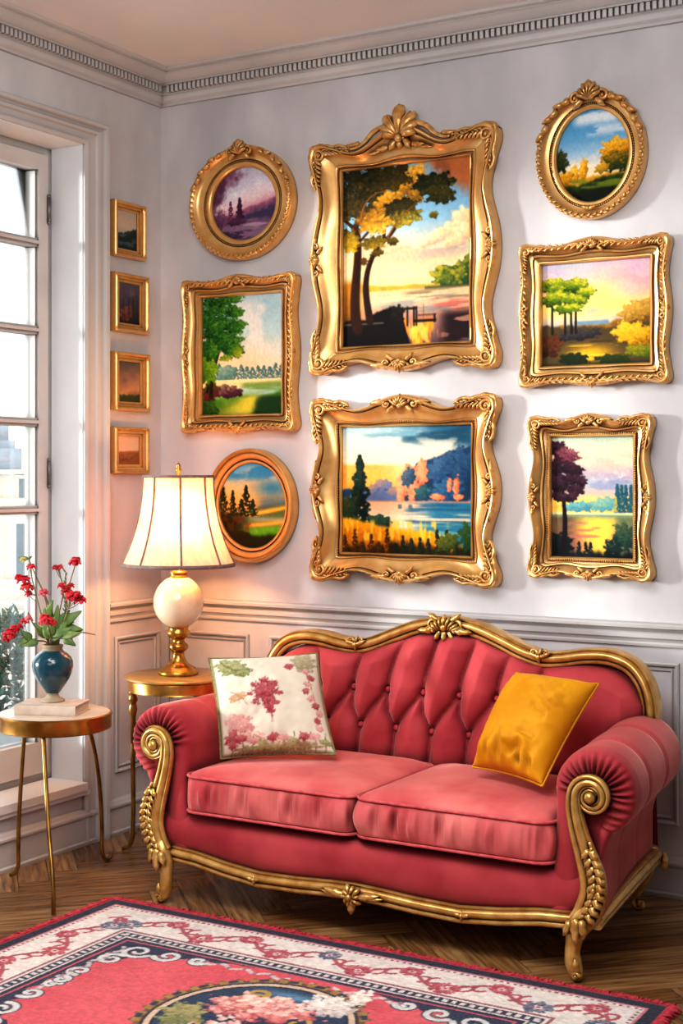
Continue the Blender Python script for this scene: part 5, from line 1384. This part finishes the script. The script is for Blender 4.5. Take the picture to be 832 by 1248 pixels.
# ------------------------------------------------------------------ book, vase, flowers
BA = math.radians(22)
def book():
    c = V3(.272, -.945, .5895); t = thing('book', 'closed beige hardback book under the vase', 'book', tuple(c), None)
    e1 = V3(math.cos(BA), math.sin(BA), 0); e2 = V3(-math.sin(BA), math.cos(BA), 0)
    def bx(m, a0, a1, b0, b1, z0, z1):
        v = []
        for z in (z0, z1):
            for a, b in ((a0, b0), (a1, b0), (a1, b1), (a0, b1)): v.append(c + e1 * a + e2 * b + EZ * z)
        m.add(v, [(0, 3, 2, 1), (4, 5, 6, 7), (0, 1, 5, 4), (1, 2, 6, 5), (2, 3, 7, 6), (3, 0, 4, 7)])
    w, d, h = .106, .076, .034
    m = MB(); bx(m, -w, w, -d, d, 0, .003); bx(m, -w, w, -d, d, h - .003, h)
    g = [c + e2 * q[0] + EZ * q[1] for q in ()]
    # rounded spine facing the viewer's side
    P = []
    for k in range(9):
        a = -PI / 2 + PI * k / 8; P.append([c + e1 * x - e2 * (d + .004 * math.cos(a)) + EZ * (h / 2 + h / 2 * math.sin(a)) for x in (-w, w)])
    m.grid(np.array(P)); bx(m, -w, w, -d - .001, -d + .003, 0, h)
    fix_normals(m.build('cover', M['cover'], t, smooth=False))
    m = MB(); bx(m, -w + .004, w - .004, -d + .003, d - .004, .003, h - .003); m.build('page_block', M['pages'], t, smooth=False)
book()
VC = V3(.262, -.935, .6235)
def vase():
    global VASE
    t = VASE = thing('vase', 'teal glazed urn vase on the book holding red flowers', 'vase', tuple(VC))
    m = MB(); m.lathe([(.0001, 0), (.040, 0), (.041, .005), (.036, .010), (.026, .014), (.021, .02), (.02, .026), (.023, .03)], VC, 40); fix_normals(m.build('foot', M['vaseclay'], t))
    m = MB(); m.lathe([(.0235, .030), (.03, .04), (.043, .058), (.056, .078), (.065, .1), (.069, .12), (.068, .136), (.062, .15), (.052, .161), (.041, .169), (.034, .174)], VC, 48); m.f = [f for f in m.f if len(f) == 4]; fix_normals(m.build('body', M['vase'], t))
    m = MB(); m.lathe([(.033, .173), (.0345, .176), (.032, .181), (.035, .186), (.035, .192), (.031, .194), (.027, .192), (.027, .172)], VC, 40); m.f = [f for f in m.f if len(f) == 4]; fix_normals(m.build('rim', M['vaseclay'], t))
vase()
RV = V3(math.cos(math.radians(30.5)), math.sin(math.radians(30.5)), 0); FV = V3(-math.sin(math.radians(30.5)), math.cos(math.radians(30.5)), 0)
def blossom(m, c, R, rr, n=3):
    R = R * 1.6
    for layer in range(n):
        k = 6 + layer
        for i in range(k):
            a = i * 2 * PI / k + layer * .5 + rr.random() * .4; el = -.35 + layer * .6 + rr.uniform(-.15, .15)
            d = V3(math.cos(a) * math.cos(el), math.sin(a) * math.cos(el), math.sin(el))
            nn = V3(-math.cos(a) * math.sin(el), -math.sin(a) * math.sin(el), math.cos(el))
            m.leaf(c, d, nn, R * rr.uniform(.75, 1.05), R * .8, R * .12, rr.uniform(-.3, .3), 0, lift=R * .3, nl=7, nw=6, spoon=True)
    for i in range(5): m.ball(c + V3(rr.uniform(-.4, .4), rr.uniform(-.4, .4), rr.uniform(.1, .6)) * R, R * .28, 7, 5)
GF = 'flower stems in the teal vase'
def flower_once(label, path, blooms, leaves, pet, seed, spike, lane):
    rr = random.Random(seed)
    def pt(dx, dz, dy=0): return VC + EZ * .185 + RV * dx * .0028 + EZ * dz * .0028 + FV * (dy + lane * min(1, dz / 30))
    root = thing('flower_stem', label, 'flower', tuple(VC + EZ * .1), GF)
    sl = SLOT[(seed - 1) % 50]
    P = [VC + EZ * .085 + RV * sl[0] * .8 + FV * sl[1] * .8, VC + EZ * .15 + RV * sl[0] + FV * sl[1], VC + EZ * .2 + RV * sl[0] * 1.05 + FV * sl[1] * 1.05] + [pt(*p) for p in path[1:]]
    P = smooth_path(P, 34)
    m = MB(); m.tube(P, np.linspace(.0032, .0019, 34), 7)
    st = m.build('stem', M['stem'], root)
    for (dx, dz, r, dy) in blooms:
        c = pt(dx, dz, dy); k = int(np.argmin(np.linalg.norm(P - c, axis=1)))
        k = max(2, k - 3)
        if np.linalg.norm(P[-1] - c) > .006:
            m = MB(); m.tube(smooth_path([P[k], (P[k] + c) / 2 - EZ * .004, c], 10), .0013, 6); m.build('side_stem', M['stem'], root)
        m = MB(); blossom(m, c, r, rr); m.build('blossom', M[pet], root)
    for (dx, dz, ang, L, W) in leaves:
        b = pt(dx, dz, rr.uniform(-.03, .02)); k = int(np.argmin(np.linalg.norm(P - b, axis=1))); 
        b = P[k]
        d = RV * math.cos(ang) + EZ * math.sin(ang) + FV * rr.uniform(-.5, .2); d /= np.linalg.norm(d)
        nn = np.cross(d, np.cross(-FV + EZ * .4, d)); nn /= np.linalg.norm(nn)
        m = MB(); m.leaf(b, d, nn, L, W, .0016, rr.uniform(-.25, .25), 1, lift=L * .1); m.build('leaf', M['leaf'], root)
    if spike:
        m = MB()
        for i in range(26):
            t = i / 25; p = P[int(14 + 19 * t)]; a = i * 2.4
            m.leaf(p, RV * math.cos(a) * .6 + FV * math.sin(a) * .6 + EZ, NB, .016, .007, .003, 0, 1, nl=5, nw=5)
        m.build('flower_spike', M[spike], root)
    return root
SLOT = [(.012, .012), (.006, .001), (.019, .002), (.003, -.012), (-.006, .008), (-.012, -.004), (-.020, .003), (-.010, .016), (.001, .019), (.013, -.012), (-.011, -.015)]
DONE = []
def flower(label, path, blooms, leaves, pet='petal', seed=1, spike=None):
    best = None
    for k in range(40):
        lane = SLOT[(seed - 1) % 50][1] * 3.4 + ((-1) ** k) * .008 * ((k + 1) // 2)
        o = flower_once(label, path, blooms, leaves, pet, seed + 50 * k, spike, lane)
        t = tree_of(o); bad = sum(len(t.overlap(q)) for q in DONE) + 3 * len(t.overlap(VASE_T))
        if best is None or bad < best[0]:
            if best: wipe(best[1])
            best = (bad, o, t)
        else: wipe(o)
        if best[0] == 0: break
    DONE.append(best[2]); return best[1]
def wipe(o):
    for c in list(o.children): wipe(c)
    me = o.data; D.objects.remove(o)
    if me: D.meshes.remove(me)
VASE_T = tree_of(VASE)
LF = lambda *a: a
flower('tall stem at right ending in a single red bloom, highest of the bouquet', [(3, 0), (12, 40), (17, 72), (25, 100)], [(25, 101, .0165, 0)], [(10, 30, .4, .07, .03), (8, 22, 1.0, .06, .028)], seed=1)
flower('stem with a small forked red bloom just left of the tallest flower', [(1, 0), (8, 40), (13, 72), (7, 94)], [(4, 95, .010, 0), (9, 96, .010, -.005)], [(5, 20, 1.2, .07, .03), (6, 28, .2, .06, .026)], seed=2)
flower('stem with a dense cluster of red blooms on the right side', [(5, 0), (14, 24), (20, 42), (24, 56)], [(27, 60, .018, -.01), (19, 66, .016, .01), (36, 56, .017, 0), (14, 74, .011, 0), (24, 74, .010, .01), (34, 64, .012, -.02)], [(18, 30, .5, .075, .032), (16, 22, -.2, .07, .032), (12, 14, .1, .085, .036)], seed=3)
flower('low stem with a large open red bloom in the middle of the bouquet', [(0, 0), (2, 14), (3, 34)], [(3, 36, .020, -.03), (10, 33, .012, -.02)], [(2, 12, 1.3, .07, .03), (0, 8, 2.2, .07, .03), (2, 6, .5, .08, .034)], seed=4)
flower('stem with a single pale red bloom left of centre', [(-1, 0), (-7, 30), (-11, 62)], [(-12, 64, .014, -.01)], [(-4, 14, 1.9, .08, .03), (-8, 34, 1.2, .07, .026)], 'petalpink', seed=5)
flower('tall arching stem with a drooping red flower cluster at upper left', [(-2, 0), (-14, 44), (-24, 84), (-26, 94)], [(-34, 80, .017, 0), (-29, 72, .016, -.01), (-40, 83, .012, 0), (-28, 64, .011, 0), (-25, 96, .013, 0), (-37, 70, .006, .01)], [(-8, 24, 1.8, .07, .026), (-5, 12, 2.4, .06, .028)], seed=6)
flower('low stem reaching left with a ragged red bloom beside the window', [(-4, 0), (-22, 8), (-36, 14), (-50, 14)], [(-52, 14, .018, -.01), (-47, 20, .014, 0), (-35, 29, .013, 0), (-41, 23, .010, 0), (-56, 8, .011, -.01)], [(-24, 10, 2.6, .05, .024), (-30, 12, -2.4, .05, .022), (-18, 6, -2.7, .06, .026)], seed=7)
flower('thin bare stem with a small yellow bud at the top left', [(-2, 0), (-12, 50), (-28, 86), (-36, 105)], [], [(-6, 20, 1.4, .07, .026), (-36, 104, 3.0, .035, .012), (-36, 104, .5, .02, .01)], seed=8, spike=None)
flower('upright green flower spike with a reddish tip behind the blooms', [(0, 0), (2, 30), (3, 60), (3, 86)], [], [(1, 12, 1.7, .09, .03), (2, 20, 1.2, .08, .03)], seed=9, spike='leaf')
flower('bare brown twig arching out to the right of the vase', [(5, 0), (28, 16), (46, 24), (60, 20)], [], [(14, 9, .3, .07, .032), (20, 12, -.6, .05, .028), (10, 5, 1.0, .07, .03)], seed=10)
flower('thin hanging stem with one tiny pink bloom at left', [(-3, 0), (-20, 30), (-26, 44), (-25, 37)], [(-25, 35, .011, 0)], [(-10, 14, 2.2, .06, .024)], 'petalpink', seed=11)
for k, o in enumerate(sorted((o for o in D.objects if o.name.startswith('flower_stem')), key=lambda o: o.name)): o.name = 'tmp_%d' % k
for k, o in enumerate(sorted((o for o in D.objects if o.name.startswith('tmp_')), key=lambda o: int(o.name[4:]))): o.name = 'flower_stem' + ('' if k == 0 else '.%03d' % k)
for o in list(D.objects):
    if o.name.startswith('flower_stem') and 'yellow bud' in o.get('label', ''):
        m = MB(); c = VC + EZ * .185 + RV * -36 * .0028 + EZ * 105 * .0028; rr = random.Random(3)
        blossom(m, c, .009, rr, 2); m.build('bud', M['yellowbud'], o)

# ------------------------------------------------------------------ rug
RX0, RX1, RY0, RY1 = .557, 2.425, -2.33, -.972
def rug():
    W, Hh = RX1 - RX0, RY1 - RY0
    nx, ny = 620, 460
    s = Art(nx, ny, 41)
    x = s.U * W; y = s.V * Hh                # metres from the left and from the wall-side edge
    xx = np.minimum(x, W - x); yy = np.minimum(y, Hh - y); d = np.minimum(xx, yy)
    s.a[:] = cc('c8505a'); 
    s.put(np.clip((s.noise(7, 7, 1) - .35) * 1.6, 0, 1) * .6, 'dc7272'); s.put(np.clip((s.noise(5, 9, 5) - .5) * 2, 0, 1) * .5, 'b03c48')
    def band(a, b, c, k=1.0): s.put(ss(d, a - .002, a + .002) * (1 - ss(d, b - .002, b + .002)) * k, c)
    along = np.where(yy < xx, x, y)
    band(-.01, .012, 'a83844'); band(.012, .048, '1c2036'); band(.048, .056, 'b87078'); band(.056, .072, 'd8cfc8')
    dots = (np.abs(((along / .02) % 1) - .5) < .24)
    s.put(dots * ss(d, .058, .061) * (1 - ss(d, .067, .07)), '7a4a56')
    band(.072, .232, 'ddd4cc'); s.put((s.noise(30, 30, 3) > .55) * ss(d, .072, .075) * (1 - ss(d, .23, .232)) * .3, 'c9bcb6')
    band(.232, .242, '8a5a64'); band(.242, .252, 'd9d0c8'); band(.252, .282, '2c3448'); 
    dots2 = (np.abs(((along / .026) % 1) - .5) < .26)
    s.put(dots2 * ss(d, .256, .259) * (1 - ss(d, .274, .278)), 'cfc8c2'); band(.282, .29, 'cfc6c0'); band(.29, .306, '242a40'); band(.306, .312, 'b85a64')
    def U(px): return px / W
    def Vv(py): return py / Hh
    rr = s.r
    A = 1.0
    # floral vines in the pale border
    def vine(p0, p1, nrm, col1, col2, ph):
        L = math.hypot(p1[0] - p0[0], p1[1] - p0[1]); n = int(L / .006); t = ((p1[0] - p0[0]) / L, (p1[1] - p0[1]) / L)
        for i in range(n):
            q = i * .006; o = .042 * math.sin(q * 2 * PI / .27 + ph); px, py = p0[0] + t[0] * q + nrm[0] * o, p0[1] + t[1] * q + nrm[1] * o
            s.dab(U(px), Vv(py), .007 / Hh, col1, .9, Hh / W * nx / ny)
        k = int(L / .135)
        for i in range(k + 1):
            q = i * .135 + .0675; o = .042 * math.sin(q * 2 * PI / .27 + ph)
            cx_, cy_ = p0[0] + t[0] * q + nrm[0] * o, p0[1] + t[1] * q + nrm[1] * o
            big = .034 if i % 2 == 0 else .026
            cols = col2 if (i % 5) else ['3a4258', '5a6278', 'a8a0a4']
            for a in range(7):
                an = a * 2 * PI / 7 + i
                s.foliage(U(cx_ + big * .8 * math.cos(an)), Vv(cy_ + big * .8 * math.sin(an)), .016 / W, .016 / Hh, 7, .010 / Hh, cols, 0, -1, .5, .9, 1.0)
            s.dab(U(cx_), Vv(cy_), .012 / Hh, 'e0c8c0', .9); s.dab(U(cx_), Vv(cy_), .006 / Hh, '8a3a44', .9)
            for sg in (-1, 1):     # curling leaves to either side
                for j in range(16):
                    an = j / 15 * 4.2; r = .03 * (1 - j / 22)
                    px = cx_ + t[0] * (sg * (.05 + .018 * math.sin(an)) ) + nrm[0] * (-o * .9 + r * math.cos(an) * sg); py = cy_ + t[1] * (sg * (.05 + .018 * math.sin(an))) + nrm[1] * (-o * .9 + r * math.cos(an) * sg)
                    s.dab(U(px), Vv(py), .0062 / Hh, col1, .85)
    R1 = ['8a2c3c', 'a84450', 'c4707a']
    e = .152
    vine((e, e), (W - e, e), (0, 1), 'a34a54', R1, .6); vine((e, Hh - e), (W - e, Hh - e), (0, 1), 'a34a54', R1, .6)
    vine((e, e), (e, Hh - e), (1, 0), 'a34a54', R1, .6); vine((W - e, e), (W - e, Hh - e), (1, 0), 'a34a54', R1, .6)
    # corner spandrels: navy ground with silver scrolls
    def curl(cx_, cy_, R, a0, turns, dirn, col, wd):
        n = 90
        for i in range(n):
            t = i / n; a = a0 + dirn * turns * 2 * PI * t; r = R * (1 - .8 * t)
            s.dab(U(cx_ + r * math.cos(a)), Vv(cy_ + r * math.sin(a)), wd * (1.15 - .5 * t) / Hh, col, .95)
    for sx in (0, 1):
        for sy in (0, 1):
            fx = (lambda q: q) if sx == 0 else (lambda q: W - q); fy = (lambda q: q) if sy == 0 else (lambda q: Hh - q)
            xr = x if sx == 0 else W - x; yr = y if sy == 0 else Hh - y
            q = (xr - .312); w = (yr - .312)
            edge_c = .05 + .13 * np.exp(-q / .09) + .02 * np.sin(q * 60); mk = (q > 0) & (w > 0) & ((w < edge_c * np.clip(1.3 - q / .36, 0, 1)) | (q < (.05 + .13 * np.exp(-w / .09) + .02 * np.sin(w * 60)) * np.clip(1.3 - w / .36, 0, 1)))
            s.put(mk * 1.0, '2a3048')
            dx, dy = (1 if sx == 0 else -1), (1 if sy == 0 else -1)
            for col, k in (('3a3a48', 1.5), ('c9c8c6', 1.0)):
                for (a, b, R, a0, tr, dr) in ((.40, .372, .05, .3, 1.4, 1), (.50, .36, .042, 2.6, 1.2, -1), (.372, .46, .042, -1.2, 1.3, -1), (.60, .35, .028, .3, 1.2, 1), (.36, .58, .034, 1.2, 1.2, 1), (.36, .70, .026, -.6, 1.2, -1)):
                    curl(fx(a), fy(b), R, a0 if dx * dy > 0 else PI - a0, tr, dr * dx * dy, col, .0085 * k)
            for j in range(26):      # trailing spray
                q = .62 + j * .011; s.dab(U(fx(q)), Vv(fy(.345 + .010 * math.sin(j * .9))), .009 / Hh, 'c4beba' if j % 4 else '8a6a70', .9); s.dab(U(fx(.345 + .010 * math.sin(j * .9))), Vv(fy(q + .1)), .009 / Hh, 'c4beba' if j % 4 else '8a6a70', .9)
    # medallion
    mcx, mcy, mrx, mry = .98, .655, .27, .285
    ex, ey = (x - mcx) / mrx, (y - mcy) / mry; er = np.hypot(ex, ey); ea = np.arctan2(ey, ex)
    lob = 1.10 + .035 * np.cos(ea * 44)
    s.put(1 - ss(er, lob - .01, lob + .01), '6a4a3a'); s.put((np.cos(ea * 44) > -.2) * ss(er, 1.01, 1.03) * (1 - ss(er, 1.10, 1.12)), '96783f'); s.put((np.cos(ea * 22 + 1) > .55) * ss(er, 1.03, 1.05) * (1 - ss(er, 1.09, 1.11)), '2c3448')
    s.put(1 - ss(er, 1.005, 1.015), '2c2a38'); s.put(1 - ss(er, .975, .985), 'c9ae94'); s.put(1 - ss(er, .915, .925), '1b2438'); s.put((1 - ss(er, .88, .9)), '243a52'); s.put(np.clip(1 - er / .9, 0, 1) * 1.3, '1d2c44')
    s.put(np.exp(-(((ex - .05) / .4) ** 2 + ((ey + .72) / .09) ** 2)), '5a84a0')
    for (a, b, R, a0, tr, dr) in ((-.28, -.5, .06, 0, 1.3, 1), (-.42, -.34, .05, 2, 1.3, -1), (-.18, -.34, .05, 3.4, 1.2, 1), (-.34, -.62, .035, 1, 1.2, -1), (.4, -.2, .05, 2, 1.3, 1), (.46, .3, .05, 0, 1.3, -1), (-.5, .3, .05, 2, 1.3, 1)):
        curl(mcx + a * mrx, mcy + b * mry, R, a0, tr, dr, 'b08a48', .008)
    P_ = ['9a3a44', 'b85a5c', 'd99a90', 'e6cfc0']
    s.foliage(U(mcx - .02), Vv(mcy - .10), .15 / W, .10 / Hh, 260, .016 / Hh, P_, -.3, -.7, .5, .9, 1.0); s.foliage(U(mcx + .12), Vv(mcy - .2), .07 / W, .07 / Hh, 120, .014 / Hh, ['a89a98', 'cfc4bc', 'e8e0d4'], -.3, -.7, .5, .9, 1.0)
    s.foliage(U(mcx + .16), Vv(mcy - .29), .035 / W, .06 / Hh, 60, .012 / Hh, ['b8aca4', 'dcd2c6', 'efe6da'], -.3, -.7, .5, .9, 1.0); s.foliage(U(mcx), Vv(mcy + .15), .18 / W, .14 / Hh, 300, .018 / Hh, P_, -.3, -.7, .5, .9, 1.0)
    s.foliage(U(mcx - .18), Vv(mcy + .04), .07 / W, .08 / Hh, 120, .014 / Hh, ['4a5a3c', '7a7a4c', 'a89a68'], -.3, -.7, .5, .9, 1.0); s.foliage(U(mcx + .22), Vv(mcy + .02), .06 / W, .09 / Hh, 120, .014 / Hh, ['4a5a3c', '7a7a4c', 'a89a68'], -.3, -.7, .5, .9, 1.0)
    s.a *= (1 + .10 * (s.noise(160, 160, 50, 2) - .5) * 2)[..., None]
    s.a = np.clip(s.a, 0, 1)
    rng = np.random.default_rng(4)
    P = np.stack([RX0 + x, RY1 - y, .009 + rng.normal(size=x.shape) * .0006], -1)
    root = thing('area_rug', 'red patterned oriental rug with navy medallion and fringed edge', 'rug', (1.49, -1.64, 0))
    m = MB(); m.grid(P, flip=True)
    # underside and edges
    ob = m.build('pile', M['rug'], root); fix = ob.data
    set_cols(ob, s.a.reshape(-1, 3))
    if ob.data.polygons[0].normal.z < 0: ob.data.flip_normals()
    m = MB(); m.box(RX0, RX1, RY0, RY1, .0005, .0075); m.build('backing', M['fringe'], root, smooth=False)
    m = MB(); rr = random.Random(8)
    def tuft(px, py, dx, dy):
        L = rr.uniform(.016, .032); a = rr.uniform(-.6, .6); ca, sa = math.cos(a), math.sin(a); ex_, ey_ = dx * ca - dy * sa, dx * sa + dy * ca
        m.tube([(px - dx * .006, py - dy * .006, .010), (px + ex_ * L * .5, py + ey_ * L * .5, .009 + rr.uniform(-.002, .003)), (px + ex_ * L, py + ey_ * L, .004)], [.0032, .0036, .0016], 5)
    q = 0
    while q < W:
        tuft(RX0 + q, RY1, 0, 1); tuft(RX0 + q, RY0, 0, -1); q += .0058
    q = 0
    while q < Hh:
        tuft(RX0, RY0 + q, -1, 0); tuft(RX1, RY0 + q, 1, 0); q += .0058
    fr = m.build('fringe', M['fringe'], root); fr['kind'] = 'stuff'
rug()

# ------------------------------------------------------------------ outside
def outside():
    dr = V3(-.688, .725, 0); sd = V3(.725, .688, 0)     # away from the room, and to the right of that
    o = V3(-.165, -.8, 0) + dr * 40; o[2] = -9
    t = thing('exterior_building', 'pale stone building with slate mansard roof seen through the window', 'building', tuple(o))
    def bx(m, a0, a1, b0, b1, z0, z1):
        v = []
        for z in (z0, z1):
            for a, b in ((a0, b0), (a1, b0), (a1, b1), (a0, b1)): v.append(V3(o[0], o[1], 0) + sd * a + dr * b + EZ * z)
        m.add(v, [(0, 3, 2, 1), (4, 5, 6, 7), (0, 1, 5, 4), (1, 2, 6, 5), (2, 3, 7, 6), (3, 0, 4, 7)])
    m = MB(); bx(m, -9, 4, 0, 8, -9, 1.55)
    for z in (1.45, .55, -1.95, -2.6, -4.9): bx(m, -9.1, 4.1, -.22, 0, z, z + .14)
    m.build('wall', M['bld'], t, smooth=False)
    m = MB(); bx(m, -8.9, .35, .25, 7, 1.6, 2.25); bx(m, -8.9, .15, .5, 7, 2.25, 2.5); bx(m, -.35, -.05, .8, 1.4, 2.5, 3.0)
    m.build('roof', M['slate'], t, smooth=False)
    for a in np.arange(-8.4, 4, .98):
        for z0, z1, w in ((-1.75, -.1, .24), (.72, 1.3, .16), (-4.6, -2.9, .24)):
            m = MB(); bx(m, a - w - .1, a + w + .1, -.1, .02, z0 - .08, z1 + .12); f = m.build('window_surround', M['bld'], t, smooth=False)
            m = MB(); bx(m, a - w, a + w, -.13, -.08, z0, z1); m.build('pane', M['bldwin'], f, smooth=False)
    # balcony slab with a planted box
    m = MB(); m.box(-2.6, -.219, -2.6, 1.9, -.12, .05); struct(m.build('trim_6', M['slab'], smooth=False))
    c = V3(-1.6, .55, .05)
    p = thing('planter_box', 'long zinc planter of teal green shrubs on the balcony', 'planter', tuple(c))
    m = MB()
    def bo(a0, a1, b0, b1, z0, z1):
        v = []
        for z in (z0, z1):
            for a, b in ((a0, b0), (a1, b0), (a1, b1), (a0, b1)): v.append(V3(c[0], c[1], 0) + sd * a + dr * b + EZ * z)
        m.add(v, [(0, 3, 2, 1), (4, 5, 6, 7), (0, 1, 5, 4), (1, 2, 6, 5), (2, 3, 7, 6), (3, 0, 4, 7)])
    bo(-1.1, .45, -.13, .13, .05, .17); bo(-1.12, .47, -.15, .15, .155, .175)
    m.build('box', M['planter'], p, smooth=False)
    m = MB(); rr = random.Random(2)
    for _ in range(5200):
        a = rr.uniform(-1.08, .42); b = rr.gauss(0, .08); hz = rr.random() ** .7 * (.5 + .05 * math.sin(a * 9)); q = V3(c[0], c[1], 0) + sd * a + dr * b + EZ * (.15 + hz)
        d = V3(rr.gauss(0, 1), rr.gauss(0, 1), rr.gauss(.4, .8)); n = V3(rr.gauss(0, .6), -1 + rr.gauss(0, .5), rr.gauss(.3, .5)); n /= np.linalg.norm(n)
        if np.linalg.norm(np.cross(n, d)) < .1: continue
        m.leaf(q, d, n, rr.uniform(.035, .07), .026, .002, 0, 0, nl=3, nw=4)
    m.build('foliage', M['hedge'], p)
    m = MB()
    for _ in range(240):
        a = rr.uniform(-.5, .02); q = V3(c[0], c[1], 0) + sd * a + dr * rr.gauss(0, .05) + EZ * rr.uniform(.6, .78); d = V3(rr.gauss(0, 1), rr.gauss(0, .6), rr.uniform(.2, 1.2)); m.leaf(q, d, NB, .07, .02, .002, .1, 1, nl=5, nw=4)
    m.build('bright_shoots', M['palm'], p)
outside()

# ------------------------------------------------------------------ light, world, camera
sc = bpy.context.scene
w = D.worlds.new('sky'); sc.world = w; w.use_nodes = True
bg = w.node_tree.nodes['Background']; bg.inputs['Color'].default_value = (.93, .96, 1.0, 1); bg.inputs['Strength'].default_value = 2.3
def area(name, loc, target, sx, sy, e, col, spread=180):
    l = D.lights.new(name, 'AREA'); l.shape = 'RECTANGLE'; l.size = sx; l.size_y = sy; l.energy = e; l.color = col; l.spread = math.radians(spread)
    o = D.objects.new(name, l); o.location = loc
    o.rotation_euler = (Vector(target) - Vector(loc)).to_track_quat('-Z', 'Y').to_euler(); COL.objects.link(o); return o
area('ceiling_glow', (1.45, -2.3, 2.93), (1.75, -1.5, 0), 1.8, 1.4, 62, (1, .985, .975), 135)  # unseen fill lamp added overhead to brighten the tops of the sofa
area('room_daylight', (2.4, -5.1, 2.3), (1.4, -.4, 1.0), 2.0, 1.4, 24, (1, .98, .96))  # soft fill lamp added on the camera side, no window there
area('upward_daylight', (2.4, -2.9, 2.38), (1.5, -1.6, 3.0), .9, .9, 34, (.95, .98, 1))  # added lamp aimed up, only there to whiten the ceiling
sun = D.lights.new('sun', 'SUN'); sun.energy = 5.2; sun.angle = .13; sun.color = (1, .97, .93)
so = D.objects.new('sun', sun); so.rotation_euler = Vector((1.5, 1.0, -.14)).to_track_quat('-Z', 'Y').to_euler(); so.location = (-3, -2, 2); COL.objects.link(so)

cam = D.cameras.new('camera'); co = D.objects.new('camera', cam); COL.objects.link(co)
co.location = (3.56, -4.60, 1.39); co.rotation_euler = (PI / 2, 0, math.radians(30.5))
cam.sensor_width = 36; cam.lens = 1732 / 1248 * 36; cam.shift_y = -44 / 1248
cam.clip_end = 300
sc.camera = co
sc.view_settings.view_transform = 'Standard'
sc.view_settings.look = 'Medium High Contrast'
sc.view_settings.exposure = -0.12
try: sc.cycles.use_denoising = True
except Exception: pass
for o in D.objects:
    if '_w' in o: del o['_w']
